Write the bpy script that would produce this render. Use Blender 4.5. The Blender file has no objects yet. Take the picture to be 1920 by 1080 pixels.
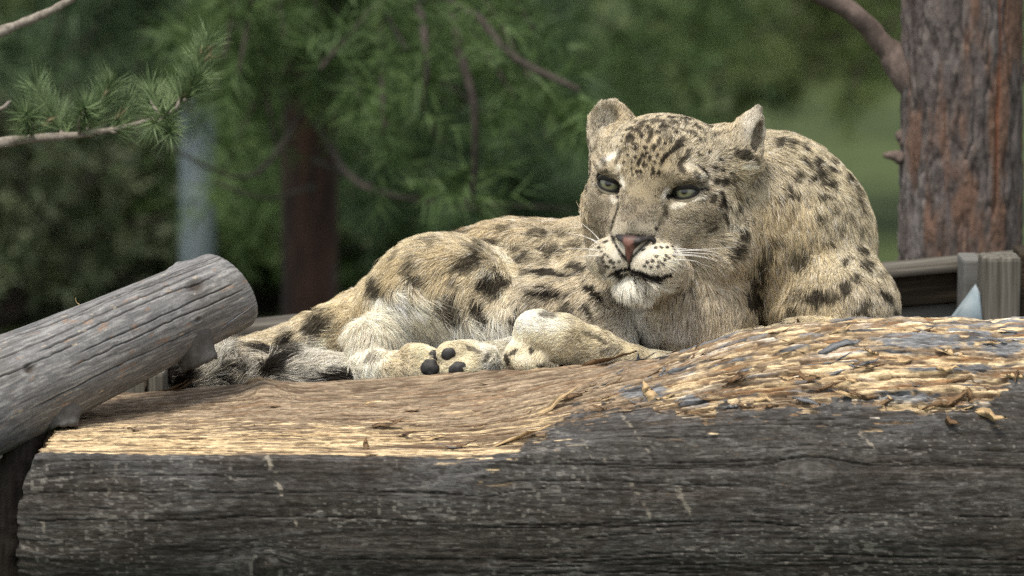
import bpy, math, random
import numpy as np
from mathutils import Vector, Matrix
from mathutils.bvhtree import BVHTree
from mathutils.kdtree import KDTree

# ------------------------------------------------------------------ camera, light, exposure
scene = bpy.context.scene
col = scene.collection
PX = 0.0007            # metres for one photograph pixel at the leopard's eyes
DIST = 7.0             # metres from camera to the eyes
PITCH = math.radians(6.0)
CENTRE = np.array([0.0, 0.0, 1.30])
RIGHT = np.array([1.0, 0.0, 0.0])
FWD = np.array([0.0, math.cos(PITCH), -math.sin(PITCH)])
UP = np.array([0.0, math.sin(PITCH), math.cos(PITCH)])

cam_data = bpy.data.cameras.new('camera')
cam = bpy.data.objects.new('camera', cam_data)
col.objects.link(cam)
cam.location = CENTRE - DIST * FWD
cam.rotation_euler = (math.pi / 2 - PITCH, 0, 0)
cam_data.sensor_width = 36.0
cam_data.lens = 36.0 * DIST / (1920 * PX)
cam_data.clip_start = 0.1
cam_data.clip_end = 600
cam_data.dof.use_dof = True
cam_data.dof.focus_distance = DIST - 0.18
cam_data.dof.aperture_fstop = 6.6
scene.camera = cam

SUN_ELEV, SUN_AZ = math.radians(68), math.radians(-150)   # azimuth of the sun as seen from above, from +Y clockwise
world = bpy.data.worlds.new('World')
scene.world = world
world.use_nodes = True
wn, wl = world.node_tree.nodes, world.node_tree.links
bg = wn['Background']
sky = wn.new('ShaderNodeTexSky')
sky.sky_type = 'NISHITA'
sky.sun_disc = False
sky.sun_elevation = SUN_ELEV
sky.sun_rotation = SUN_AZ
sky.dust_density = 3.0
hs = wn.new('ShaderNodeHueSaturation')
hs.inputs['Saturation'].default_value = 0.22
wl.new(sky.outputs[0], hs.inputs['Color'])
wl.new(hs.outputs[0], bg.inputs['Color'])
bg.inputs['Strength'].default_value = 0.11
sun_data = bpy.data.lights.new('sun', 'SUN')
sun_data.energy = 1.5
sun_data.angle = math.radians(14)
sun_data.color = (1.0, 0.90, 0.74)
sun = bpy.data.objects.new('sun', sun_data)
col.objects.link(sun)
sd = Vector((math.sin(SUN_AZ) * math.cos(SUN_ELEV), math.cos(SUN_AZ) * math.cos(SUN_ELEV), math.sin(SUN_ELEV)))
sun.rotation_euler = sd.to_track_quat('Z', 'Y').to_euler()
sun.location = (0, 0, 12)
scene.view_settings.view_transform = 'Standard'
scene.view_settings.look = 'None'
scene.view_settings.exposure = 1.0
scene.view_settings.gamma = 1.0
scene.cycles.use_denoising = False
scene.cycles.denoiser = 'OPENIMAGEDENOISE'
scene.cycles.denoising_input_passes = 'RGB_ALBEDO_NORMAL'
scene.cycles.denoising_prefilter = 'ACCURATE'
scene.cycles.max_bounces = 6
scene.cycles.transparent_max_bounces = 4

# ------------------------------------------------------------------ helpers
RNG = np.random.default_rng(7)
random.seed(7)


def cf(px, py, d):
    """photograph pixel and depth (in pixels) -> point of the view-aligned frame, in pixel units"""
    k = 1 + np.asarray(d, float) * PX / DIST
    return np.stack(np.broadcast_arrays((np.asarray(px, float) - 960) * k, np.asarray(d, float),
                                        (540 - np.asarray(py, float)) * k), -1)


def to_world(p):
    p = np.asarray(p, float)
    return CENTRE + PX * (p[..., :1] * RIGHT + p[..., 1:2] * FWD + p[..., 2:3] * UP)


def at(px, py, d):
    return to_world(cf(px, py, d))


def at_y(px, py, Y):
    """world point on the ray through a pixel where world y = Y"""
    o = CENTRE - DIST * FWD
    r = at(px, py, 0.0) - o
    return o + r * ((Y - o[1]) / r[1])


def put(name, mesh, parent=None, mat=None):
    o = bpy.data.objects.new(name, mesh)
    col.objects.link(o)
    if parent is not None:
        o.parent = parent
        o.matrix_parent_inverse = parent.matrix_world.inverted()
    if mat is not None and hasattr(mesh, 'materials') and len(mesh.materials) == 0:
        mesh.materials.append(mat)
    return o


def empty(name, loc):
    o = bpy.data.objects.new(name, None)
    o.location = loc
    o.empty_display_size = 0.1
    col.objects.link(o)
    o.matrix_world = Matrix.Translation(Vector(loc))
    return o


def tag(o, label=None, cat=None, group=None, kind=None):
    for k, v in (('label', label), ('category', cat), ('group', group), ('kind', kind)):
        if v:
            o[k] = v
    return o


def mesh_np(name, verts, faces, smooth=True):
    """faces: (n,3) or (n,4) int array"""
    verts = np.asarray(verts, np.float32)
    faces = np.asarray(faces, np.int32)
    m = bpy.data.meshes.new(name)
    n, k = faces.shape
    m.vertices.add(len(verts))
    m.vertices.foreach_set('co', verts.ravel())
    m.loops.add(n * k)
    m.loops.foreach_set('vertex_index', faces.ravel())
    m.polygons.add(n)
    m.polygons.foreach_set('loop_start', np.arange(0, n * k, k, dtype=np.int32))
    m.update(calc_edges=True)
    m.validate()
    if smooth:
        m.polygons.foreach_set('use_smooth', np.ones(len(m.polygons), bool))
    return m


def set_col(m, name, rgb):
    a = m.attributes.new(name, 'FLOAT_COLOR', 'POINT')
    c = np.ones((len(rgb), 4), np.float32)
    c[:, :3] = rgb
    a.data.foreach_set('color', c.ravel())


def hash01(*ints, seed=0):
    h = np.full(ints[0].shape, (seed * 374761393 + 668265263) & 0xffffffff, np.uint32)
    for i, a in enumerate(ints):
        h ^= a.astype(np.int64).astype(np.uint32) * np.uint32((2654435761, 2246822519, 3266489917)[i])
        h = (h ^ (h >> np.uint32(15))) * np.uint32(2246822519)
        h = (h ^ (h >> np.uint32(13))) * np.uint32(3266489917)
    h ^= h >> np.uint32(16)
    return (h / 4294967296.0).astype(np.float32)


def noise(*c, seed=0):
    """value noise in 2 or 3 dimensions, -1..1"""
    c = [np.asarray(a, np.float32) for a in np.broadcast_arrays(*c)]
    i = [np.floor(a).astype(np.int64) for a in c]
    f = [a - b for a, b in zip(c, i)]
    f = [a * a * a * (a * (a * 6 - 15) + 10) for a in f]
    out = 0
    n = len(c)
    for b in range(2 ** n):
        w = 1
        idx = []
        for k in range(n):
            s = (b >> k) & 1
            w = w * (f[k] if s else 1 - f[k])
            idx.append(i[k] + s)
        out = out + w * hash01(*idx, seed=seed)
    return out * 2 - 1


def fbm(*c, octaves=4, seed=0, gain=0.5):
    out, amp, tot = 0, 1.0, 0
    for k in range(octaves):
        out = out + amp * noise(*[a * 2.0 ** k for a in c], seed=seed + 17 * k)
        tot += amp
        amp *= gain
    return out / tot


def streak(x, y, seed=0):
    """drawn-out noise: every row of the lattice is shifted and stretched on its own, so no columns line up"""
    x, y = np.broadcast_arrays(np.asarray(x, np.float32), np.asarray(y, np.float32))
    j = np.floor(y).astype(np.int64)
    f = y - j
    f = f * f * (3 - 2 * f)

    def row(q):
        xs = x * (0.55 + 1.0 * hash01(q, seed=seed + 5)) + 700 * hash01(q, seed=seed + 9)
        i = np.floor(xs).astype(np.int64)
        g = xs - i
        g = g * g * (3 - 2 * g)
        return hash01(i, q, seed=seed) * (1 - g) + hash01(i + 1, q, seed=seed) * g
    return (row(j) * (1 - f) + row(j + 1) * f) * 2 - 1


def sfbm(x, y, octaves=3, seed=0, gain=0.55):
    out, amp, tot = 0, 1.0, 0
    for k in range(octaves):
        out = out + amp * streak(x * 1.7 ** k, y * 2.0 ** k + 0.31 * k, seed=seed + 13 * k)
        tot += amp
        amp *= gain
    return out / tot


def sstep(a, b, x):
    t = np.clip((x - a) / (b - a), 0, 1)
    return t * t * (3 - 2 * t)


def mix(a, b, t):
    return a + (b - a) * t


def mixc(a, b, t):
    t = np.asarray(t)[..., None]
    return np.asarray(a) * (1 - t) + np.asarray(b) * t


def poly(x, pts):
    pts = np.asarray(pts, float)
    return np.interp(x, pts[:, 0], pts[:, 1])


def tube(path, radii, seg=10, cap=True, rough=0.0, seed=0):
    """verts, faces of a tapered tube through path (n,3)"""
    path = np.asarray(path, float)
    radii = np.broadcast_to(np.asarray(radii, float), (len(path),))
    t = np.gradient(path, axis=0)
    t /= np.linalg.norm(t, axis=1)[:, None] + 1e-12
    ref = np.array([0, 0, 1.0]) if abs(t[:, 2]).mean() < 0.8 else np.array([1.0, 0, 0])
    a = np.cross(t, ref)
    a /= np.linalg.norm(a, axis=1)[:, None] + 1e-12
    b = np.cross(t, a)
    ang = np.linspace(0, 2 * np.pi, seg, endpoint=False)
    r = radii[:, None] * np.ones(seg)
    if rough:
        r = r * (1 + rough * noise(np.arange(len(path))[:, None] * 0.7, ang[None, :] * 1.3 + 5, seed=seed))
    v = path[:, None] + r[..., None] * (np.cos(ang)[None, :, None] * a[:, None] + np.sin(ang)[None, :, None] * b[:, None])
    v = v.reshape(-1, 3)
    n = len(path)
    i, j = np.meshgrid(np.arange(n - 1), np.arange(seg), indexing='ij')
    j2 = (j + 1) % seg
    f = np.stack([i * seg + j, i * seg + j2, (i + 1) * seg + j2, (i + 1) * seg + j], -1).reshape(-1, 4)
    if cap:
        base = len(v)
        v = np.vstack([v, path[:1], path[-1:]])
        jj = np.arange(seg)
        k = (jj + 1) % seg
        f = np.vstack([f, np.stack([k, jj, np.full(seg, base), np.full(seg, base)], -1),
                       np.stack([(n - 1) * seg + jj, (n - 1) * seg + k, np.full(seg, base + 1), np.full(seg, base + 1)], -1)])
    return v, f


def quads_tris(f):
    """quads with repeated last index become triangles"""
    t = f[:, 2] == f[:, 3]
    q = f[~t]
    return np.vstack([f[t][:, :3], q[:, [0, 1, 2]], q[:, [0, 2, 3]]])


def tube_mesh(name, path, radii, **k):
    v, f = tube(path, radii, **k)
    return mesh_np(name, v, quads_tris(f))


def spline(pts, n):
    """Catmull-Rom through pts, n samples"""
    p = np.asarray(pts, float)
    q = np.vstack([2 * p[0] - p[1], p, 2 * p[-1] - p[-2]])
    s = np.linspace(0, len(p) - 1 - 1e-6, n)
    i = s.astype(int)
    t = (s - i)[:, None]
    a, b, c, d = q[i], q[i + 1], q[i + 2], q[i + 3]
    return 0.5 * (2 * b + (c - a) * t + (2 * a - 5 * b + 4 * c - d) * t ** 2 + (3 * b - a - 3 * c + d) * t ** 3)


def box_mesh(name, size, bev=0.004, div=1, rough=0.0, seed=0):
    """box centred on its origin with bevelled long edges and a little unevenness"""
    import bmesh
    bm = bmesh.new()
    bmesh.ops.create_cube(bm, size=1.0)
    bmesh.ops.scale(bm, vec=size, verts=bm.verts)
    bmesh.ops.bevel(bm, geom=list(bm.edges), offset=bev, segments=2, affect='EDGES', profile=0.6)
    if rough:
        ax = int(np.argmax(size))
        for k in range(div):
            pass
        r = random.Random(seed)
        geom = bm.verts[:] + bm.edges[:] + bm.faces[:]
        for q in np.linspace(-0.5, 0.5, div + 1)[1:-1]:
            co = Vector((0, 0, 0)); co[ax] = q * size[ax]
            no = Vector((0, 0, 0)); no[ax] = 1
            res = bmesh.ops.bisect_plane(bm, geom=bm.verts[:] + bm.edges[:] + bm.faces[:], plane_co=co, plane_no=no)
        for v in bm.verts:
            s = v.co[ax] * 3
            v.co.x += rough * (math.sin(s * 5 + seed) + math.sin(s * 13 + v.co.z * 40)) * 0.5
            v.co.z += rough * (math.sin(s * 7 + seed * 2) + math.sin(s * 17 + v.co.x * 50)) * 0.5
    m = bpy.data.meshes.new(name)
    bm.to_mesh(m)
    bm.free()
    return m


# ------------------------------------------------------------------ materials
def mat_new(name):
    m = bpy.data.materials.new(name)
    m.use_nodes = True
    return m, m.node_tree.nodes, m.node_tree.links, m.node_tree.nodes['Principled BSDF']


def mat_attr(name, attr, rough=0.8, bump=None, spec=0.3, vary=None):
    """colour from a vertex attribute, with fine procedural variation and relief"""
    m, n, l, b = mat_new(name)
    a = n.new('ShaderNodeAttribute')
    a.attribute_name = attr
    out = a.outputs['Color']
    b.inputs['Roughness'].default_value = rough
    b.inputs['Specular IOR Level'].default_value = spec
    tc = n.new('ShaderNodeTexCoord')
    if vary or bump:
        mp = n.new('ShaderNodeMapping')
        mp.inputs['Scale'].default_value = (vary or bump)[0]
        l.new(tc.outputs['Object'], mp.inputs['Vector'])
        t = n.new('ShaderNodeTexNoise')
        t.inputs['Scale'].default_value = 1.0
        t.inputs['Detail'].default_value = 5.0
        t.inputs['Roughness'].default_value = 0.65
        l.new(mp.outputs[0], t.inputs['Vector'])
    if vary:
        r = n.new('ShaderNodeMapRange')
        r.inputs['From Min'].default_value = 0.25
        r.inputs['From Max'].default_value = 0.75
        r.inputs['To Min'].default_value = 1 - vary[1]
        r.inputs['To Max'].default_value = 1 + vary[1]
        l.new(t.outputs['Fac'], r.inputs['Value'])
        mm = n.new('ShaderNodeVectorMath')
        mm.operation = 'SCALE'
        l.new(out, mm.inputs[0])
        l.new(r.outputs[0], mm.inputs['Scale'])
        out = mm.outputs[0]
    l.new(out, b.inputs['Base Color'])
    if bump:
        bp = n.new('ShaderNodeBump')
        bp.inputs['Strength'].default_value = bump[1]
        bp.inputs['Distance'].default_value = bump[2]
        l.new(t.outputs['Fac'], bp.inputs['Height'])
        l.new(bp.outputs[0], b.inputs['Normal'])
    return m


def mat_noise(name, stops, scale=(1, 1, 1), rough=0.8, detail=5, bump=0.0, bdist=0.002, spec=0.3, dist=0.0, nrough=0.6):
    m, n, l, b = mat_new(name)
    tc = n.new('ShaderNodeTexCoord')
    mp = n.new('ShaderNodeMapping')
    mp.inputs['Scale'].default_value = scale
    l.new(tc.outputs['Object'], mp.inputs['Vector'])
    t = n.new('ShaderNodeTexNoise')
    t.inputs['Scale'].default_value = 1.0
    t.inputs['Detail'].default_value = detail
    t.inputs['Roughness'].default_value = nrough
    t.inputs['Distortion'].default_value = dist
    l.new(mp.outputs[0], t.inputs['Vector'])
    r = n.new('ShaderNodeValToRGB')
    el = r.color_ramp.elements
    while len(el) < len(stops):
        el.new(0.5)
    for e, (p, c) in zip(el, stops):
        e.position = p
        e.color = (*c, 1)
    l.new(t.outputs['Fac'], r.inputs['Fac'])
    l.new(r.outputs['Color'], b.inputs['Base Color'])
    b.inputs['Roughness'].default_value = rough
    b.inputs['Specular IOR Level'].default_value = spec
    if bump:
        bp = n.new('ShaderNodeBump')
        bp.inputs['Strength'].default_value = bump
        bp.inputs['Distance'].default_value = bdist
        l.new(t.outputs['Fac'], bp.inputs['Height'])
        l.new(bp.outputs[0], b.inputs['Normal'])
    return m


def mat_plain(name, c, rough=0.5, spec=0.5):
    return mat_noise(name, [(0.3, tuple(v * 0.75 for v in c)), (0.7, tuple(min(1, v * 1.2) for v in c))], (90, 90, 90), rough, 3, spec=spec)


# ------------------------------------------------------------------ ground and hillside
def build_ground():
    xs = np.concatenate([np.linspace(-220, -14, 24), np.linspace(-12, 12, 61), np.linspace(14, 220, 24)])
    ys = np.concatenate([np.linspace(-60, 3, 16), np.linspace(4, 40, 73), np.linspace(43, 320, 34)])
    X, Y = np.meshgrid(xs, ys, indexing='ij')
    Z = 0.05 * fbm(X * 0.6, Y * 0.6, seed=3)
    Z += 0.10 * np.clip(Y - 26, 0, None) + 0.0016 * np.clip(Y - 34, 0, 160) ** 2
    Z += np.clip(Y - 40, 0, 80) * 0.03 * noise(X * 0.05, Y * 0.05, seed=9)
    near = (np.abs(X) < 3) & (Y > -3) & (Y < 4)
    Z = np.where(near, 0, Z)
    i, j = np.meshgrid(np.arange(len(xs) - 1), np.arange(len(ys) - 1), indexing='ij')
    n = len(ys)
    f = np.stack([i * n + j, (i + 1) * n + j, (i + 1) * n + j + 1, i * n + j + 1], -1).reshape(-1, 4)
    m = mesh_np('ground', np.stack([X, Y, Z], -1).reshape(-1, 3), f)
    mt = mat_noise('meadow', [(0.30, (0.020, 0.034, 0.008)), (0.45, (0.036, 0.055, 0.015)), (0.58, (0.050, 0.070, 0.021)),
                              (0.72, (0.075, 0.086, 0.044))], (0.9, 0.5, 0.8), 0.95, 6, nrough=0.55, dist=0.6)
    tag(put('ground', m, None, mt), 'green grassy ground sloping up behind the trees', kind='structure')


build_ground()

# ------------------------------------------------------------------ timber platform behind the log
M_BOARD = mat_noise('weathered_board', [(0.22, (0.022, 0.019, 0.015)), (0.45, (0.085, 0.076, 0.064)), (0.6, (0.15, 0.14, 0.12)), (0.8, (0.25, 0.235, 0.21))],
                    (6, 120, 120), 0.9, 6, 0.5, 0.003, 0.15)
M_POST = mat_noise('weathered_post', [(0.25, (0.03, 0.027, 0.021)), (0.45, (0.105, 0.098, 0.083)), (0.62, (0.18, 0.17, 0.147)), (0.8, (0.29, 0.275, 0.24))],
                   (150, 150, 5), 0.9, 6, 0.5, 0.003, 0.15)
M_DARKBOARD = mat_noise('dark_board', [(0.25, (0.012, 0.010, 0.008)), (0.5, (0.035, 0.028, 0.020)), (0.66, (0.075, 0.06, 0.04)), (0.8, (0.14, 0.10, 0.06))],
                        (5, 90, 130), 0.95, 6, 0.5, 0.003, 0.1)  # dark brown streaked timber for the rail face, joists and one post
M_GREYBOARD = mat_noise('grey_board', [(0.3, (0.10, 0.10, 0.095)), (0.7, (0.19, 0.19, 0.18))], (7, 60, 60), 0.9, 5, 0.3, 0.002, 0.15)
M_STEEL = mat_noise('galvanised_steel', [(0.3, (0.14, 0.19, 0.22)), (0.7, (0.27, 0.33, 0.37))], (30, 30, 30), 0.55, 4, 0.1, 0.001, 0.5)
DECK_Z = 1.157


def platform():
    t = tag(empty('timber_platform', (0.1, 0.3, 0)), 'grey weathered timber platform with back rail and corner post behind the log', 'platform')

    def box(name, lo, hi, mat, bev=0.004, rough=0.0012, rotz=0.0, roty=0.0, seed=1):
        lo, hi = np.array(lo), np.array(hi)
        o = put(name, box_mesh(name, tuple(hi - lo), bev, 8, rough, seed), None, mat)
        o.matrix_world = Matrix.Translation(Vector((lo + hi) / 2)) @ Matrix.Rotation(roty, 4, 'Y') @ Matrix.Rotation(rotz, 4, 'Z')
        mw = o.matrix_world.copy()
        o.parent = t
        o.matrix_parent_inverse = t.matrix_world.inverted()
        o.matrix_world = mw
        return o

    y = 0.005
    k = 0
    while y < 0.50:
        w = 0.085 + 0.01 * math.sin(k * 2.3)
        box('deck_plank', (-0.85, y, DECK_Z - 0.03), (0.95, y + w - 0.006, DECK_Z + 0.0015 * math.sin(k * 3.1)), M_BOARD, seed=k)
        y += w
        k += 1
    for x in (-0.62, 0.05, 0.72):
        box('joist', (x - 0.04, -0.46, 0.72), (x + 0.04, 0.56, 0.825), M_DARKBOARD, seed=4)
        box('joist_riser', (x - 0.035, 0.02, 0.8251), (x + 0.035, 0.50, DECK_Z - 0.032), M_DARKBOARD, seed=5)
    for x in (-0.62, 0.72):
        for yy in (-0.36, 0.46):
            box('leg', (x - 0.05, yy - 0.05, -0.02), (x + 0.05, yy + 0.05, 0.7195), M_POST, seed=6)
    # back rail: a straight beam that climbs to the right
    Yr = 0.56
    a, b = at_y(-40, 652, Yr), at_y(1960, 476, Yr)
    L = np.linalg.norm(b - a)
    ang = math.atan2(b[2] - a[2], b[0] - a[0])
    R = np.array([math.cos(ang), 0, math.sin(ang)])
    N = np.array([-math.sin(ang), 0, math.cos(ang)])
    C = (a + b) / 2

    def beam(name, n0, n1, y0, y1, mat, x0=-L / 2, x1=L / 2, bev=0.004, seed=2):
        o = box(name, (x0, y0, n0), (x1, y1, n1), mat, bev, 0.0015, seed=seed)
        mid = C + R * (x0 + x1) / 2 + N * (n0 + n1) / 2
        mw = Matrix.Translation(Vector((mid[0], Yr + (y0 + y1) / 2, mid[2]))) @ Matrix.Rotation(-ang, 4, 'Y')
        o.matrix_world = mw
        return o
    beam('rail_cap', -0.014, 0.0, -0.015, 0.085, M_BOARD, seed=3)
    beam('rail', -0.058, -0.0145, 0.0, 0.05, M_DARKBOARD, seed=2)
    beam('panel_board', -0.19, -0.060, 0.012, 0.04, M_GREYBOARD, seed=7)
    beam('panel_board', -0.32, -0.195, 0.012, 0.04, M_GREYBOARD, seed=8)
    # corner posts at the right
    p = at_y(1874, 478, 0.40)
    o = box('post', (p[0] - 0.027, 0.365, DECK_Z - 0.4), (p[0] + 0.027, 0.445, p[2]), M_POST, 0.006, seed=9)
    q = at_y(1822, 484, 0.47)
    box('post', (q[0] - 0.013, 0.45, DECK_Z - 0.3), (q[0] + 0.014, 0.5595, q[2]), M_GREYBOARD, 0.004, seed=10)
    q = at_y(1945, 470, 0.47)
    box('post', (q[0] - 0.026, 0.45, DECK_Z - 0.3), (q[0] + 0.03, 0.5595, q[2]), M_DARKBOARD, 0.004, seed=12)
    # galvanised triangular bracket plate
    tri = [at_y(1830, 534, 0.37), at_y(1772, 612, 0.35), at_y(1766, 640, 0.35), at_y(1846, 640, 0.35), at_y(1838, 550, 0.37)]
    tri = np.array(tri)
    back = tri + np.array([0.0, 0.012, 0.0])
    v = np.vstack([tri, back])
    f = [(0, 1, 2), (0, 2, 3), (0, 3, 4), (5, 7, 6), (5, 8, 7), (5, 9, 8)]
    for i in range(5):
        j = (i + 1) % 5
        f += [(i, 5 + i, 5 + j), (i, 5 + j, j)]
    put('bracket', mesh_np('bracket', v, f, False), t, M_STEEL)
    # short upright block end behind the leaning log
    p = at_y(272, 697, 0.03)
    box('end_block', (p[0] - 0.028, 0.0, DECK_Z - 0.006), (p[0] + 0.028, 0.07, p[2] + 0.002), M_POST, 0.005, seed=11)
    pth = [at_y(274, 706, -0.002), at_y(273, 744, -0.002)]
    put('nail', tube_mesh('nail', pth, 0.0016, seg=6), t, M_DARKBOARD)
    return t


platform()

# ------------------------------------------------------------------ the big fallen log
LOG_R, LOG_Y, LOG_D = 330.0, 930.0, -290.0
CREST = [(-80, 752), (60, 752), (130, 745), (300, 735), (400, 726), (460, 720), (487, 714), (520, 716), (560, 718), (700, 713), (830, 703), (940, 692), (1060, 678), (1130, 670),
         (1280, 643), (1340, 627), (1400, 613), (1500, 604), (1600, 599), (1700, 598), (1800, 596), (1850, 602), (1920, 599), (2050, 603)]
EDGE = [(-80, 850), (80, 848), (200, 850), (420, 853), (560, 851), (740, 858), (900, 858), (1000, 840), (1150, 805), (1300, 785), (2050, 780)]
TORN = [(-80, 848), (80, 848), (200, 850), (420, 853), (560, 851), (740, 856), (860, 860), (920, 856), (970, 845), (1010, 826), (1040, 802), (1065, 784), (1100, 772), (1140, 768), (1200, 764), (1260, 766), (1300, 775), (1330, 795), (1348, 765), (1420, 762), (1520, 764),
        (1600, 760), (1700, 766), (1760, 772), (1830, 764), (1870, 742), (1920, 700), (2050, 690)]


def log_profile(px):
    """view-frame section of the log at column px: list of (depth, height) control radii by angle"""
    return None


def build_log():
    nx = 1080
    cx = np.linspace(-70, 2060, nx)                     # pixel columns (at depth LOG_D)
    th = np.concatenate([np.radians(np.linspace(-75, 118, 470)), np.radians(np.linspace(118, 285, 40))[1:-1]])
    k = 1 + LOG_D * PX / DIST
    cz0 = (540 - LOG_Y) * k
    # section: circle of radius LOG_R cut by a hewn plane through crest point and front edge
    crest = (540 - poly(cx, CREST)) * k - cz0           # heights above the axis
    edge = (540 - poly(cx, EDGE)) * k - cz0
    crest = np.convolve(np.pad(crest, 6, 'edge'), np.ones(13) / 13, 'valid')
    R = np.maximum(LOG_R + 2, crest + 2)
    flat = sstep(1650, 850, cx)                          # how far the top has been hewn away
    TH, CX = np.meshgrid(th, cx)
    r0 = np.ones_like(TH) * R[:, None]
    # hewn plane from (back, crest) to (front, edge)
    t1 = -np.arccos(np.clip(crest / R, -1, 1))
    t2 = np.arccos(np.clip(edge / R, -1, 1))
    al, be = (t1 + t2) / 2, (t2 - t1) / 2
    dist = R * np.cos(be)
    ca = np.cos(TH - al[:, None])
    rp = np.where(ca > 0.02, dist[:, None] / np.maximum(ca, 0.02), 1e6)
    r = np.minimum(r0, rp)
    # right part stays round: crest height sets the radius
    rr = np.ones_like(TH) * (crest[:, None] * np.clip(np.cos(TH * 0.7), 0, 1) + LOG_R * (1 - np.clip(np.cos(TH * 0.7), 0, 1)))
    rr = np.where(np.abs(TH) < 1.4, np.maximum(rr, crest[:, None] / 1.0), LOG_R + (rr - LOG_R) * 0.4)
    r = mix(np.minimum(rr, r0 + 10), r, flat[:, None])
    arc = TH * LOG_R
    X = CX
    # pixel row of each vertex before relief, for laying out the torn top
    Z = cz0 + r * np.cos(TH)
    D = LOG_D - r * np.sin(TH)
    kk = 1 + D * PX / DIST
    PXX = 960 + (X - 960) * k / kk
    PY = 540 - Z / kk
    # ---- grain: coordinates bent round two knots
    A = arc + 6 * noise(X / 260, arc / 120, seed=1)
    for kx, ky, s, amp in ((1500, 885, 70, 20), (508, 1062, 46, 24), (910, 905, 60, 8), (1620, 700, 60, 10), (490, 735, 50, 22)):
        row = np.argmin(np.abs(PY[np.argmin(np.abs(cx - kx))][:470] - ky))
        ak = arc[0, row]
        g = np.exp(-((X - kx) / s) ** 2 - ((arc - ak) / (s * 0.8)) ** 2)
        A = A + amp * g * np.sign(arc - ak) * np.minimum(1, np.abs(arc - ak) / 20) * -1
    fib = sfbm(X / 75, A / 4.6, octaves=3, seed=11, gain=0.7)
    fine = streak(X / 24, A / 2.4, seed=21)
    coarse = fbm(X / 330, A / 36, octaves=3, seed=31)
    blotch = fbm(X / 120, A / 55, octaves=4, seed=41)
    vis = sstep(math.radians(-72), math.radians(-62), TH) * sstep(math.radians(122), math.radians(114), TH)
    # ---- torn pale wood on top
    bound = poly(PXX, TORN)
    jag = (16 * noise(X / 30, A / 20, seed=51) + 14 * streak(X / 50, A / 3.5, seed=54)) * sstep(780, 1060, PXX) + 2.2 * noise(X / 12, A / 6, seed=52) + 9 * noise(X / 8, A / 40, seed=53) * sstep(900, 1100, PXX)
    tm = sstep(-2.0, 2.0, bound + jag - PY)
    island = sstep(0.60, 0.68, sfbm(X / 60, A / 6, octaves=3, seed=61) + 0.14) * sstep(75, 25, PY - bound) * sstep(700, 960, PXX)
    tm = np.maximum(tm, island * (TH > 0))
    grey_patch = sstep(0.16, 0.26, sfbm(X / 110, A / 9, octaves=3, seed=71) - 0.22 + 0.16 * sstep(1500, 1880, PXX)) * sstep(1060, 1180, PXX) * sstep(8, -40, PY - bound)
    for gx, gy, gw, gh in ((1205, 735, 42, 13), (1295, 752, 26, 10), (1740, 640, 80, 12), (1700, 745, 60, 10), (1830, 690, 40, 8), (1880, 650, 40, 12)):
        grey_patch = np.maximum(grey_patch, sstep(1.25, 0.75, np.sqrt(((PXX - gx) / gw) ** 2 + ((PY - gy) / gh) ** 2) + 0.5 * noise(X / 14, A / 5, seed=int(gx))))
    grey_patch = grey_patch * tm
    # ---- cracks: long wandering checks in the weathered face
    crack = np.zeros_like(X)
    rng = np.random.default_rng(4)
    for q in range(30):
        row = rng.uniform(math.radians(40), math.radians(116)) * LOG_R
        x0 = rng.uniform(-100, 1750)
        ln = rng.uniform(200, 900)
        w = rng.uniform(0.7, 1.2)
        path = row + 4 * noise(X / 210, X * 0 + q, seed=80 + q) + 1.5 * noise(X / 22, X * 0 + q, seed=180 + q)
        prof = np.exp(-((A - path) / w) ** 2) * sstep(x0, x0 + 60, X) * sstep(x0 + ln, x0 + ln - 80, X)
        crack = np.maximum(crack, prof)
    for yy, x0, x1 in ((925, 40, 1000), (893, 60, 560), (975, 30, 900), (866, 1000, 1950), (985, 900, 1560), (905, 900, 1400), (798, 1050, 1900)):
        row = arc[0, np.argmin(np.abs(PY[nx // 2][:470] - yy))]
        path = row + 6 * noise(X / 170, X * 0 + yy, seed=yy) + 1.2 * noise(X / 18, X * 0 + 3, seed=yy + 1)
        crack = np.maximum(crack, np.exp(-((A - path) / 1.1) ** 2) * sstep(x0, x0 + 80, X) * sstep(x1, x1 - 100, X))
    # short checks in the torn part
    tcr = np.maximum(sstep(0.40, 0.52, streak(X / 70, A / 3.6, seed=91)), sstep(0.48, 0.6, streak(X / 32, A / 2.6, seed=92))) * tm
    # ---- relief
    lay = (sfbm(X / 110, A / 9, octaves=3, seed=101) + 1) * 5
    layer = np.floor(lay) + sstep(0.55, 0.8, lay % 1)
    shred = 1 - np.abs(sfbm(X / 60, A / 4.5, octaves=3, seed=103)) * 2
    rough_t = sstep(900, 1300, PXX) * 0.55 + 0.75
    h = tm * (1.3 * (layer - 5) * rough_t + 2.6 * fib * rough_t + 2.2 * shred * rough_t + 1.6 * fine - 3.6 * tcr * rough_t - 3.0) + grey_patch * 2.0
    h += (1 - tm) * (1.1 * fib + 0.6 * fine + 3.0 * coarse) - crack * (1 - 0.6 * tm) * 2.4
    # bump of the knot on the rear edge
    h += 7 * np.exp(-((PXX - 487) / 26) ** 2 - ((PY - 722) / 20) ** 2) * (1 + 0.6 * fib)
    knot = np.zeros_like(X)
    for kx, ky, s in ((1500, 885, 8), (508, 1062, 18), (905, 893, 7)):
        knot = np.maximum(knot, np.exp(-((PXX - kx) / s) ** 2 - ((PY - ky) / (s * .6)) ** 2))
    h += knot * 5 * (0.4 + fib)
    r = r + h * vis
    # ---- ends of the log
    endx = poly(PY, [(600, 160), (742, 140), (800, 116), (850, 96), (900, 78), (960, 66), (1080, 62), (1200, 66)]) + 5 * noise(A / 9, A * 0, seed=111)
    Xs = np.maximum(X, np.minimum(endx, 200))
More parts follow.
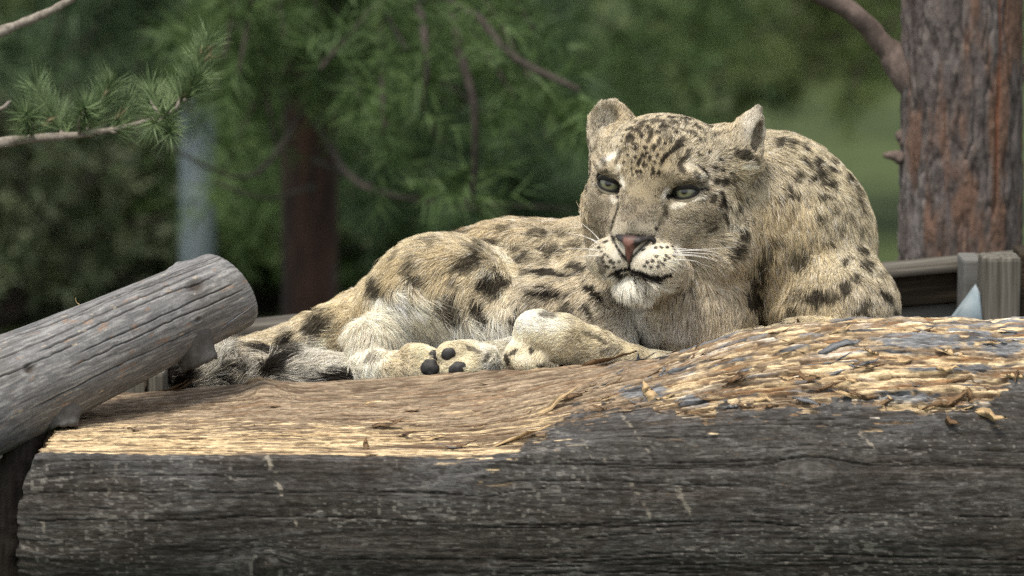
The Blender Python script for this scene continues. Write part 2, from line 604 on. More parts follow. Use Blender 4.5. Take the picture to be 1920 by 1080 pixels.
    pull = sstep(60, 0, Xs - endx) ** 2 * sstep(850, 870, PY)
    r = r - 14 * pull
    Z = cz0 + r * np.cos(TH)
    D = LOG_D - r * np.sin(TH)
    P = np.stack([(Xs - 960) * k, D, Z], -1)
    # ---- colour of the wood
    g = np.clip(0.5 + 0.5 * fib + 0.25 * fine, 0, 1)
    dark = mixc((0.029, 0.026, 0.024), (0.095, 0.089, 0.081), g)
    dark = mixc(dark, (0.135, 0.134, 0.132), sstep(0.30, 0.75, fib + 0.35 * blotch + 0.25 * fine) * 0.75)
    dark = mixc(dark, (0.065, 0.048, 0.035), sstep(0.0, 0.5, noise(X / 210, A / 50, seed=121)) * 0.3)
    dark = mixc(dark, (0.105, 0.105, 0.108), sstep(120, 10, PY - bound) * sstep(-0.3, 0.4, blotch + 0.4 * fib) * 0.7)   # blue-grey upper face
    dark = mixc(dark, (0.22, 0.15, 0.085), sstep(0.62, 0.80, sfbm(X / 50, A / 4, octaves=3, seed=131)) * 0.45)
    dark = mixc(dark, (0.17, 0.165, 0.155), sstep(0.46, 0.70, streak(X / 16, A / 2.6, seed=133) + 0.25 * blotch) * 0.6)
    dark = mixc(dark, (0.014, 0.012, 0.010), sstep(0.45, 0.62, streak(X / 36, A / 2.4, seed=135)) * 0.55)
    dark = mixc(dark, (0.028, 0.024, 0.020), sstep(0.15, 0.5, noise(X / 160, A / 70, seed=141)) * 0.5)
    mott = fbm(X / 16, A / 9, octaves=3, seed=201, gain=0.7)
    dark = mixc(dark, (0.024, 0.019, 0.015), sstep(0.10, 0.45, mott) * 0.55)
    dark = mixc(dark, (0.125, 0.118, 0.108), sstep(0.22, 0.5, -mott + 0.25 * fine) * 0.35)
    dark = mixc(dark, (0.30, 0.285, 0.255), sstep(0.74, 0.92, noise(X / 9, A / 4, seed=203) + 0.45 * noise(X / 130, A / 60, seed=205)) * 0.42)     # scuffs
    hair = np.exp(-(streak(X / 220, A / 7.0, seed=207) / 0.07) ** 2) * sstep(-0.2, 0.3, noise(X / 90, A / 30, seed=209))
    dark = mixc(dark, (0.016, 0.014, 0.013), hair * 0.5)                                   # hairline checks
    # scratches and pale scars
    for (xa, ya, xb, yb, w, st) in ((500, 858, 556, 985, 5, .9), (1165, 775, 1218, 850, 3.2, .5), (1182, 905, 1242, 1005, 4, .45), (1270, 920, 1296, 962, 7, .5), (80, 980, 84, 1000, 4, .5), (1615, 812, 1640, 840, 4, .7), (300, 985, 262, 1070, 1.6, .3), (1135, 868, 1140, 876, 5, .8), (740, 840, 744, 872, 3, .3), (1665, 792, 1682, 800, 4, .6), (220, 868, 200, 935, 3, .3), (1090, 820, 1110, 860, 2.5, .4)):
        tt = np.clip(((PXX - xa) * (xb - xa) + (PY - ya) * (yb - ya)) / ((xb - xa) ** 2 + (yb - ya) ** 2), 0, 1)
        dd = np.hypot(PXX - xa - tt * (xb - xa), PY - ya - tt * (yb - ya))
        mk = sstep(1.3, 0.6, dd / (w * (1 - 0.5 * tt)) + 0.9 * noise(X / 6, A / 4, seed=151)) * st * sstep(-0.4, 0.2, noise(X / 9, A / 7, seed=152) + 0.3 * fib)
        dark = mixc(dark, (0.40, 0.36, 0.29), mk * 0.75)
    dark = mixc(dark, (0.008, 0.007, 0.006), np.clip(crack * 1.2, 0, 1) * 0.9)
    dark = mixc(dark, (0.02, 0.015, 0.01), knot * 0.7)
    dark = dark * 0.86
    # torn wood
    weath = mixc((0.10, 0.070, 0.045), (0.40, 0.315, 0.22), np.clip(0.5 + 0.8 * fib + 0.5 * fine, 0, 1))
    fresh = mixc((0.42, 0.29, 0.15), (0.80, 0.655, 0.42), np.clip(0.55 + 0.45 * fib + 0.2 * blotch, 0, 1))
    pale = mixc((0.62, 0.53, 0.40), (0.80, 0.76, 0.68), g)
    fsel = sfbm(X / 150, A / 11, octaves=4, seed=161) + 0.45 * fib + 0.2 * fine
    bandl = sstep(-95, -8, PY - bound) * sstep(1150, 950, PXX)
    right = sstep(1130, 1330, PXX)
    fm = sstep(0.02, 0.22, fsel - 0.55 + 0.85 * bandl + 0.62 * right + 0.25 * sstep(430, 330, PXX) * bandl)
    torn = mixc(weath, fresh, fm)
    torn = mixc(torn, pale, sstep(0.30, 0.5, sfbm(X / 110, A / 7, octaves=3, seed=171)) * right * 0.9)
    torn = mixc(torn, (0.25, 0.125, 0.05), sstep(0.22, 0.42, sfbm(X / 110, A / 6, octaves=3, seed=181)) * (0.35 + 0.5 * right))
    torn = mixc(torn, (0.07, 0.045, 0.028), np.clip(tcr, 0, 1) * 0.8)
    torn = mixc(torn, (0.09, 0.06, 0.04), sstep(0.45, 0.7, fine) * 0.35)
    torn = mixc(torn, (0.10, 0.065, 0.04), sstep(0.30, 0.55, streak(X / 34, A / 2.2, seed=183)) * 0.6)
    torn = mixc(torn, (0.16, 0.10, 0.055), sstep(0.1, 0.4, streak(X / 60, A / 4, seed=185)) * 0.45 * right)
    torn = mixc(torn, (0.045, 0.035, 0.03), crack * 0.8)
    gp = mixc((0.035, 0.035, 0.036), (0.25, 0.258, 0.272), np.clip(0.4 + 0.8 * fib + 0.5 * fine + 0.3 * blotch, 0, 1))
    torn = mixc(torn, gp, grey_patch)
    C = mixc(dark, torn, tm)
    V = P.reshape(-1, 3)
    nt = len(th)
    i, j = np.meshgrid(np.arange(nx - 1), np.arange(nt), indexing='ij')
    j2 = (j + 1) % nt
    F = np.stack([i * nt + j, i * nt + j2, (i + 1) * nt + j2, (i + 1) * nt + j], -1).reshape(-1, 4)
    # end caps
    nv = len(V)
    c0, c1 = P[0].mean(0) + np.array([4, 0, 0]), P[-1].mean(0)
    V = np.vstack([V, c0, c1])
    jj = np.arange(nt)
    kk_ = (jj + 1) % nt
    T = np.vstack([F[:, [0, 1, 2]], F[:, [0, 2, 3]], np.stack([kk_, jj, np.full(nt, nv)], -1), np.stack([(nx - 1) * nt + jj, (nx - 1) * nt + kk_, np.full(nt, nv + 1)], -1)])
    m = mesh_np('wood', to_world(V), T[:, ::-1])
    set_col(m, 'wood', np.vstack([C.reshape(-1, 3), [[0.03, 0.025, 0.02]] * 2]))
    root = tag(empty('fallen_log', tuple(at(1000, 1250, LOG_D))), 'thick grey fallen log with its top torn to pale yellow splintered wood', 'log')
    put('trunk_wood', m, root, mat_attr('log_wood', 'wood', 0.85, ((150, 700, 700), 0.45, 0.0016), 0.2, vary=((150, 700, 700), 0.6)))
    return root, PXX[:, :470], PY[:, :470], P[:, :470], tm[:, :470]


BIG_LOG, L_PX, L_PY, L_P, L_T = build_log()


def rim_knot():
    """gnarled knot on the rear edge of the hewn top"""
    path = spline([cf(438, 736, -40), cf(462, 726, -42), cf(486, 719, -44), cf(512, 722, -42), cf(545, 731, -40)], 60)
    t = np.linspace(0, 1, 60)
    rad = np.interp(t, [0, .2, .45, .6, .8, 1], [3, 8, 13, 11, 8, 3])
    v, f = tube(path, rad, seg=40)
    d = v - np.vstack([np.repeat(path, 40, 0), path[:1], path[-1:]])
    n = sfbm(v[:, 0] / 16, v[:, 2] / 2.6 + v[:, 1] / 5, octaves=3, seed=301)
    v = v + d * (0.35 * n)[:, None]
    m = mesh_np('knot', to_world(v), quads_tris(f))
    c = mixc((0.07, 0.045, 0.028), (0.38, 0.29, 0.18), np.clip(0.5 + 0.9 * n, 0, 1))
    set_col(m, 'wood', c)
    put('knot', m, BIG_LOG, bpy.data.materials['log_wood'])


rim_knot()

M_SPLINTER = [mat_noise('splinter_pale', [(0.3, (0.34, 0.22, 0.11)), (0.7, (0.66, 0.50, 0.29))], (25, 400, 400), 0.85, 4, 0.3, 0.001, 0.2),
              mat_noise('splinter_brown', [(0.3, (0.09, 0.055, 0.03)), (0.7, (0.26, 0.165, 0.09))], (25, 400, 400), 0.85, 4, 0.3, 0.001, 0.2),
              mat_noise('splinter_grey', [(0.3, (0.09, 0.09, 0.092)), (0.7, (0.27, 0.28, 0.30))], (25, 400, 400), 0.9, 4, 0.3, 0.001, 0.2)]


def splinters():
    """slivers of wood that lift from the torn top: a dozen shared shapes, each sliver its own object"""
    rng = np.random.default_rng(21)
    shapes = []
    for q in range(12):
        n = 7
        t = np.linspace(0, 1, n)
        w = 0.5 * np.array([0.25, 0.8, 1, 0.95, 0.8, 0.5, 0.05]) * rng.uniform(0.7, 1.2, n)
        y = 0.25 * np.cumsum(rng.normal(0, 0.5, n)) * 0.3
        z = 0.20 * (t - 0.2) ** 2 * rng.uniform(0.0, 1.4) + rng.normal(0, 0.015, n)
        top = np.stack([t - 0.3, y + w * 0.17, z], -1)
        bot = np.stack([t - 0.3, y - w * 0.17, z + rng.normal(0, .02, n)], -1)
        low = np.stack([t - 0.3, y, z - 0.05 * w - 0.008], -1)
        v = np.vstack([top, bot, low])
        i = np.arange(n - 1)
        f = np.vstack([np.stack([i, i + 1, n + i + 1, n + i], -1), np.stack([n + i, n + i + 1, 2 * n + i + 1, 2 * n + i], -1), np.stack([2 * n + i, 2 * n + i + 1, i + 1, i], -1)])
        f = np.vstack([f, [[0, n, 2 * n, 2 * n], [n - 1, 3 * n - 1, 2 * n - 1, 2 * n - 1]]])
        f = quads_tris(f)
        ms = []
        for mt in M_SPLINTER:
            m = mesh_np('wood_splinter', v, f, False)
            m.materials.append(mt)
            ms.append(m)
        shapes.append(ms)

    def place(px, py, length, ang, lift, mi, shape=None, wide=1.0):
        dd = (L_PX - px) ** 2 + (L_PY - py) ** 2
        i, j = np.unravel_index(np.argmin(dd), dd.shape)
        i, j = np.clip(i, 3, L_P.shape[0] - 4), np.clip(j, 6, L_P.shape[1] - 7)
        p = L_P[i, j]
        tx = L_P[i + 3, j] - L_P[i - 3, j]
        ty = L_P[i, j + 6] - L_P[i, j - 6]
        tx /= np.linalg.norm(tx)
        nrm = np.cross(ty, tx)
        nrm /= np.linalg.norm(nrm)
        if nrm[2] < 0 and nrm[1] > 0:
            nrm = -nrm
        ty = np.cross(nrm, tx)
        B = np.stack([RIGHT, FWD, UP], 1) @ np.stack([tx, ty, nrm], 1)
        M = Matrix(B.tolist()).to_4x4() @ Matrix.Rotation(ang, 4, 'Z') @ Matrix.Rotation(-lift, 4, 'Y')
        sc = length * PX
        M = Matrix.Translation(Vector(to_world(p + nrm * 1.5))) @ M @ Matrix.Diagonal(Vector((sc, sc * wide, sc, 1)))
        o = bpy.data.objects.new('wood_splinter', shapes[rng.integers(12) if shape is None else shape][mi])
        col.objects.link(o)
        o.parent = BIG_LOG
        o.matrix_parent_inverse = BIG_LOG.matrix_world.inverted()
        o.matrix_world = M
    n = 0
    while n < 230:
        px = rng.uniform(180, 1915) if rng.random() < 0.25 else rng.uniform(1080, 1915)
        lo, hi = poly(px, CREST), poly(px, TORN)
        py = rng.uniform(lo + 8, hi + 4)
        right = px > 1150
        mi = rng.choice(3, p=[.42, .42, .16] if right else [.35, .6, .05])
        place(px, py, rng.uniform(20, 66) * (1.0 if right else 0.8), rng.normal(0, 0.16 if rng.random() < .8 else 0.9) + (math.pi if rng.random() < .4 else 0), rng.uniform(0.0, 0.16), mi, None, rng.uniform(0.8, 1.9))
        n += 1
    for a in ((1290, 740, 90, -.3, .1, 1), (1330, 745, 70, -.35, .15, 1), (1370, 720, 60, -.2, .2, 1), (1425, 770, 60, .95, .35, 1), (1380, 785, 55, .9, .3, 2), (1540, 750, 70, .5, .25, 1), (1840, 765, 80, -.3, .3, 0), (1775, 750, 60, .7, .3, 1), (1800, 625, 60, .6, .3, 1),
              (1660, 718, 40, 1.4, .4, 1), (1235, 705, 36, 1.5, .3, 2), (700, 800, 90, -.35, .12, 1), (755, 815, 60, -.4, .15, 1), (1010, 775, 120, .28, .08, 0), (940, 835, 130, .2, .06, 0), (690, 840, 40, 1.4, .4, 1), (1165, 700, 50, .8, .25, 1), (1100, 725, 60, .3, .1, 1), (340, 728, 60, -.5, .3, 1), (310, 720, 70, -.35, .2, 1),
              (1880, 640, 60, -.5, .3, 1), (1120, 665, 110, .25, .12, 1), (1480, 690, 90, -.15, .1, 1), (1560, 660, 80, .1, .1, 2)):
        place(*a, None, 1.5)


splinters()


# ------------------------------------------------------------------ the leaning log at the left
def leaning_log():
    a, b = cf(-90, 782, -400), cf(436, 540, -90)
    ax = (b - a)
    L = np.linalg.norm(ax)
    ax /= L
    e1 = np.cross(ax, [0, 1.0, 0])
    e1 /= np.linalg.norm(e1)
    if e1[2] < 0:
        e1 = -e1
    e2 = np.cross(ax, e1)                                    # towards / away from camera
    if e2[1] > 0:
        e2 = -e2
    ns, nt = 420, 340
    s = np.concatenate([np.linspace(-4350, -20, 110), np.linspace(0, L, ns)])      # the butt end runs down to the ground outside the picture
    ns = len(s)
    th = np.linspace(-np.pi, np.pi, nt, endpoint=False)      # 0 = upper side, + = towards camera
    S, T = np.meshgrid(s, th, indexing='ij')
    R = mix(102, 78, np.clip(S / L, -1.3, 1)) + 3 * noise(S / 120, np.cos(T) * 1.2, np.sin(T) * 1.2, seed=1)
    arc = T * 88
    cyl = lambda su, sa, seed, oc=3: fbm(S / su, np.cos(T) * 88 / sa, np.sin(T) * 88 / sa, octaves=oc, seed=seed)
    fib = sfbm(S / 80, arc / 4.2, octaves=3, seed=5, gain=0.7)
    fine = streak(S / 20, arc / 2.2, seed=7)
    blotch = cyl(90, 50, 9, 4)
    h = 0.45 * fib + 0.3 * fine
    crack = np.zeros_like(S)
    for t0, s0, s1, w, sl in ((0.55, 130, L + 20, 1.6, 0.10), (0.95, 40, L - 60, 1.0, -0.02), (0.30, 260, L + 20, 1.2, 0.05), (1.3, 0, 260, 1.2, 0.03), (0.75, L - 240, L + 30, 1.4, -0.1), (-0.1, 60, 380, 1.1, 0), (0.42, 20, 300, 1.0, 0.02), (0.68, 240, L, 1.0, 0.01), (1.12, 150, L - 40, 1.2, 0.03), (0.2, 40, 330, 1.0, 0.01), (1.5, 220, L - 20, 1.1, -0.02), (1.7, 200, L, 1.0, 0.02), (0.1, 300, 520, 1.0, 0.0), (2.1, 100, 500, 1.1, 0.0)):
        path = (t0 + sl * (S - s0) / L) * 88 + 3 * noise(S / 140, S * 0 + t0 * 9, seed=12) + 1.2 * noise(S / 14, S * 0 + t0 * 7, seed=13)
        crack = np.maximum(crack, np.exp(-((arc - path) / w) ** 2) * sstep(s0, s0 + 50, S) * sstep(s1, s1 - 40, S))
    h -= crack * 3.5
    # knots and stubs: (distance along, angle, radius, height)
    knots = np.zeros_like(S)

    def locate(px, py):
        P = a + S[..., None] * ax + R[..., None] * (np.cos(T)[..., None] * e1 + np.sin(T)[..., None] * e2)
        kk = 1 + P[..., 1] * PX / DIST
        d = (960 + P[..., 0] / kk - px) ** 2 + (540 - P[..., 2] / kk - py) ** 2 + (np.sin(T) < -0.1) * 1e6
        return np.unravel_index(np.argmin(d), d.shape)
    for px, py, rad, dep in ((368, 535, 13, -7), (55, 693, 8, -6), (372, 600, 5, -3), (285, 548, 16, -0.6), (330, 486, 10, 6)):
        i, j = locate(px, py)
        g = np.exp(-((S - s[i]) / (rad * 1.3)) ** 2 - ((arc - arc[0, j]) / rad) ** 2)
        ringd = np.sqrt(((S - s[i]) / 1.3) ** 2 + (arc - arc[0, j]) ** 2)
        h += dep * g + 1.5 * np.exp(-((ringd - rad * 1.4) / 4) ** 2)
        knots = np.maximum(knots, g * min(1, max(0, -dep) / 5))
    R = R + h
    R = R - 5 * sstep(L - 14, L, S) ** 2
    # slight bow and oblique saw cut
    P = a + S[..., None] * ax + R[..., None] * (np.cos(T)[..., None] * e1 + np.sin(T)[..., None] * e2)
    P = P + (sstep(L - 60, L, S) * (12 * np.cos(T) * -1 - 4))[..., None] * ax
    g = np.clip(0.5 + 0.5 * fib + 0.2 * fine, 0, 1)
    C = mixc((0.085, 0.085, 0.087), (0.205, 0.206, 0.21), np.clip(0.5 + 0.5 * fib + 0.3 * fine, 0, 1))
    C = mixc(C, (0.31, 0.307, 0.30), sstep(0.10, 0.5, sfbm(S / 70, arc / 5, octaves=3, seed=15) + 0.4 * fine) * 0.6)
    C = mixc(C, (0.12, 0.105, 0.09), sstep(0.1, 0.5, blotch) * 0.35)
    mott = fbm(S / 14, np.cos(T) * 9, np.sin(T) * 9, octaves=3, seed=27)
    C = mixc(C, (0.085, 0.085, 0.086), sstep(0.12, 0.5, mott) * 0.3)
    C = mixc(C, (0.30, 0.30, 0.30), sstep(0.2, 0.5, -mott) * 0.3)
    C = mixc(C, (0.30, 0.165, 0.085), sstep(0.44, 0.56, cyl(26, 9, 19)) * 0.4)
    C = mixc(C, (0.012, 0.010, 0.009), np.clip(crack * 1.2, 0, 1) * 0.92)
    C = mixc(C, (0.035, 0.024, 0.016), np.clip(knots * 1.3, 0, 1) * 0.85)
    # pale nicks
    C = mixc(C, (0.48, 0.40, 0.29), sstep(0.66, 0.74, cyl(22, 6, 23, 2)) * 0.7)
    V = P.reshape(-1, 3)
    i, j = np.meshgrid(np.arange(ns - 1), np.arange(nt), indexing='ij')
    j2 = (j + 1) % nt
    F = np.stack([i * nt + j, i * nt + j2, (i + 1) * nt + j2, (i + 1) * nt + j], -1).reshape(-1, 4)
    nv = len(V)
    V = np.vstack([V, P[0].mean(0), P[-1].mean(0) - ax * 2])
    jj = np.arange(nt)
    k2 = (jj + 1) % nt
    Tt = np.vstack([F[:, [0, 1, 2]], F[:, [0, 2, 3]], np.stack([k2, jj, np.full(nt, nv)], -1), np.stack([(ns - 1) * nt + jj, (ns - 1) * nt + k2, np.full(nt, nv + 1)], -1)])
    root = tag(empty('leaning_log', tuple(at(100, 830, -330))), 'smooth silver-grey debarked log leaning up across the end of the big log', 'log')
    m = mesh_np('wood', to_world(V), Tt)
    set_col(m, 'wood', np.vstack([C.reshape(-1, 3), [[0.12, 0.11, 0.10], [0.30, 0.28, 0.25]]]))
    M_GREYLOG = mat_attr('silver_wood', 'wood', 0.7, ((500, 500, 500), 0.25, 0.001), 0.35, vary=((500, 500, 500), 0.4))
    put('trunk_wood', m, root, M_GREYLOG)

    # broken branch stubs under the log
    def stub(p0, p1, p2, r0, r1, seed):
        path = spline([cf(*p0), cf(*p1), cf(*p2)], 16)
        v, f = tube(path, np.linspace(r0, r1, 16) * (1 + 0.06 * np.sin(np.arange(16))), seg=28, rough=0.07, seed=seed)
        # ragged, hollowed break
        end = np.linalg.norm(v - path[-1], axis=1) < r1 * 1.4
        v = v + end[:, None] * (np.array([0, 0, 1.0]) * (4 * noise(v[:, 0] / 6, v[:, 1] / 6, seed=seed))[:, None])
        v[-1] -= (path[-1] - path[-3]) / np.linalg.norm(path[-1] - path[-3]) * -1 * 0 + (path[-1] - path[0]) / np.linalg.norm(path[-1] - path[0]) * 14
        m = mesh_np('branch_stub', to_world(v), quads_tris(f))
        cc = mixc((0.035, 0.033, 0.031), (0.13, 0.127, 0.123), np.clip(0.5 + 0.5 * fbm(v[:, 0] / 5, v[:, 2] / 20, octaves=3, seed=seed), 0, 1))
        cc[-1] = (0.03, 0.022, 0.016)
        set_col(m, 'wood', cc)
        put('branch_stub', m, root, M_GREYLOG)
    stub((322, 575, -150), (352, 625, -168), (376, 684, -165), 70, 32, 3)
    stub((100, 720, -300), (114, 772, -330), (118, 806, -340), 52, 26, 5)
    # lifted sliver along the cut edge and fine hairs of wood
    def sliver(pts, r):
        path = spline([cf(*p) for p in pts], 10)
        put('wood_sliver', tube_mesh('wood_sliver', to_world(path), np.linspace(r, 0.3, 10) * PX, seg=5), root, M_SPLINTER[2] if r > 1.5 else M_SPLINTER[0])
    sliver([(400, 626, -178), (440, 598, -170), (482, 568, -150)], 2.6)
    sliver([(150, 572, -350), (143, 566, -352), (142, 558, -352)], 0.9)
    return root


leaning_log()


def prop_log():
    """dark upright stake under the leaning log at the big log's end"""
    path = spline([cf(-30, 1500, -330), cf(-6, 1100, -345), cf(8, 960, -345), cf(36, 860, -335), cf(66, 800, -320)], 60)
    rad = np.interp(np.linspace(0, 1, 60), [0, .5, .8, 1], [44, 38, 30, 26])
    v, f = tube(path, rad, seg=48, rough=0.10, seed=3)
    m = mesh_np('bark', to_world(v), quads_tris(f))
    c = mixc((0.014, 0.011, 0.009), (0.05, 0.042, 0.036), np.clip(0.5 + 0.6 * fbm(v[:, 0] / 6, v[:, 2] / 60, octaves=3, seed=9), 0, 1))
    set_col(m, 'wood', c)
    t = tag(empty('prop_stake', tuple(to_world(path[0]))), 'dark curved wooden stake standing under the leaning log', 'stake')
    put('stem', m, t, mat_attr('dark_stake', 'wood', 0.9, ((300, 300, 300), 0.4, 0.002), 0.15))
    # reaches the ground
    base = to_world(path[0])
    put('stem_foot', tube_mesh('stem_foot', [base + np.array([0, 0, 0.03]), [base[0], base[1], -0.05]], [0.029, 0.034], seg=20), t, M_DARKBOARD)


prop_log()


def loose_bits():
    def bit(name, pts, r, mat, label, cat):
        path = spline([cf(*p) for p in pts], 10)
        v, f = tube(path, r * np.array([.35, .8, 1, 1.05, .9, 1, .85, .6, .45, .15]), seg=7, rough=0.3, seed=2)
        o = put(name, mesh_np(name, to_world(v), quads_tris(f)), None, mat)
        tag(o, label, cat)
    bit('bark_curl', [(196, 728, -60), (192, 745, -74), (186, 758, -86), (190, 774, -100)], 7, M_SPLINTER[0], 'small curled orange-brown strip of bark beside the leaning log', 'bark strip')


loose_bits()

# ------------------------------------------------------------------ pines
M_NEEDLE = [mat_noise('pine_needles', [(0.3, (0.034, 0.070, 0.017)), (0.7, (0.085, 0.138, 0.042))], (6, 6, 6), 0.6, 3, spec=0.3),
            mat_noise('blue_pine_needles', [(0.3, (0.030, 0.060, 0.024)), (0.7, (0.070, 0.116, 0.052))], (6, 6, 6), 0.6, 3, spec=0.3),
            mat_noise('yellow_pine_needles', [(0.3, (0.050, 0.080, 0.018)), (0.7, (0.110, 0.150, 0.046))], (6, 6, 6), 0.6, 3, spec=0.3)]
M_BRANCH = mat_noise('grey_brown_branch', [(0.3, (0.022, 0.018, 0.015)), (0.7, (0.060, 0.050, 0.042))], (40, 40, 40), 0.9, 4)
M_TWIG = mat_noise('pale_twig', [(0.3, (0.13, 0.11, 0.09)), (0.7, (0.32, 0.29, 0.25))], (120, 120, 120), 0.9, 4, 0.3, 0.001)
M_BARKDARK = mat_noise('dark_pine_bark', [(0.28, (0.012, 0.009, 0.008)), (0.5, (0.055, 0.035, 0.026)), (0.62, (0.12, 0.058, 0.036)), (0.75, (0.09, 0.08, 0.075))], (25, 25, 5), 0.9, 5, 0.6, 0.01)


M_SAGE = mat_noise('sage_leaves', [(0.3, (0.070, 0.095, 0.048)), (0.7, (0.135, 0.165, 0.092))], (6, 6, 6), 0.6, 3, spec=0.3)


class Needles:
    def __init__(self):
        self.v, self.n = [], 0

    def tuft(self, base, tip, count, length, width, rng, spread=0.9, droop=0.0):
        base, tip = np.asarray(base, float), np.asarray(tip, float)
        ax = tip - base
        L = np.linalg.norm(ax) + 1e-9
        ax = ax / L
        t = rng.random(count)
        p = base + ax * (t * L)[:, None]
        d = rng.normal(0, 1, (count, 3))
        d -= (d @ ax)[:, None] * ax
        d /= np.linalg.norm(d, axis=1)[:, None] + 1e-9
        fw = rng.uniform(0.45, 1.1, count)[:, None]
        d = d * spread + ax * fw
        d /= np.linalg.norm(d, axis=1)[:, None]
        d[:, 2] -= droop
        ln = length * rng.uniform(0.7, 1.15, count)
        e = p + d * ln[:, None]
        s = np.cross(d, rng.normal(0, 1, (count, 3)))
        s /= np.linalg.norm(s, axis=1)[:, None] + 1e-9
        w = width * rng.uniform(0.7, 1.3, count)[:, None]
        self.v.append(np.stack([p - s * w, p + s * w, e], 1).reshape(-1, 3))
        self.n += count

    def mesh(self, name):
        v = np.vstack(self.v)
        return mesh_np(name, v, np.arange(len(v)).reshape(-1, 3), False)


def pine(px, Y, radius, height, targets, mat, label, group=None, seed=0, bark=None, top_px=None, needle=0.075, dens=1.0, bare=(), hang=(), crown=8):
    """a pine standing at pixel column px and distance Y; targets are branch ends (px, py, Y)"""
    rng = np.random.default_rng(seed)
    base = at_y(px, 600, Y)
    base[2] = -0.05
    top = at_y(top_px if top_px is not None else px, 0, Y)
    lean = (top - base) / (top[2] - base[2])
    t = tag(empty('pine_tree', (base[0], base[1], 0)), label, 'tree', group)
    z = np.linspace(-0.05, height, 26)
    path = base + lean * (z + 0.05)[:, None]
    path[:, 0] += 0.25 * radius * np.sin(z * 2.1 + seed)
    rad = radius * np.clip(1.08 - 0.8 * z / height, 0.1, 2)
    put('trunk', tube_mesh('trunk', path, rad, seg=20, rough=0.14, seed=seed), t, bark or M_BRANCH)
    nd = Needles()

    def stem(z0):
        return np.array([np.interp(z0, z, path[:, q]) for q in range(3)])

    def limb(pts, r0, r1, name='branch'):
        p = spline(pts, 14)
        put(name, tube_mesh(name, p, np.linspace(r0, r1, 14), seg=7, rough=0.15, seed=seed), t, M_BRANCH)
        return p
    for (tx, ty, tY) in targets:
        e = at_y(tx, ty, tY)
        far = np.linalg.norm(e[:2] - base[:2])
        z0 = min(max(0.15, e[2] + 0.25 * far + rng.uniform(-.1, .25)), height * 0.93)
        s = stem(z0)
        mid = s * 0.5 + e * 0.5 + np.array([rng.normal(0, .05), rng.normal(0, .05), 0.10 * far])
        p = limb([s, mid, e], radius * 0.14 + 0.003, 0.003)
        L = np.linalg.norm(np.diff(p, axis=0), axis=1).sum()
        for q in range(int(9 * dens * max(L, 0.5)) + 4):
            u = rng.uniform(0.35, 1.0)
            b = np.array([np.interp(u, np.linspace(0, 1, 14), p[:, k]) for k in range(3)])
            dirn = (p[-1] - p[-4])
            dirn = dirn / (np.linalg.norm(dirn) + 1e-9) + rng.normal(0, 0.75, 3)
            dirn /= np.linalg.norm(dirn)
            l = rng.uniform(0.07, 0.22)
            nd.tuft(b, b + dirn * l, int(34 * dens), needle, 0.0022, rng)
    for q in range(crown):                                # upper crown, above the picture
        z0 = height * rng.uniform(0.5, 0.97)
        s = stem(z0)
        a = rng.uniform(0, 2 * np.pi)
        l = (height - z0) * 0.35 + 0.4
        e = s + np.array([math.cos(a) * l, math.sin(a) * l, -0.1 * l])
        p = limb([s, (s + e) / 2 + np.array([0, 0, .05]), e], radius * 0.2, 0.005)
        for w in range(16):
            b = p[rng.integers(4, 14)]
            dirn = rng.normal(0, 1, 3) + (e - s) / l
            nd.tuft(b, b + dirn / np.linalg.norm(dirn) * 0.2, 26, needle * 1.3, 0.004, rng)
    for pts, r in bare:
        limb([at_y(*q) for q in pts], r, r * 0.35, 'bare_branch')
    for pts, r in hang:
        p = limb([at_y(*q) for q in pts], r, r * 0.4)
        for w in range(10):
            b = p[rng.integers(5, 14)]
            dirn = rng.normal(0, 1, 3)
            nd.tuft(b, b + dirn / np.linalg.norm(dirn) * 0.14, 30, needle, 0.0022, rng)
    if nd.n:
        tag(put('needles', nd.mesh('needles'), t, mat), kind='stuff')
    return t


def boxed(rng, n, x0, x1, y0, y1, Y0, Y1):
    return [(rng.uniform(x0, x1), rng.uniform(y0, y1), rng.uniform(Y0, Y1)) for _ in range(n)]


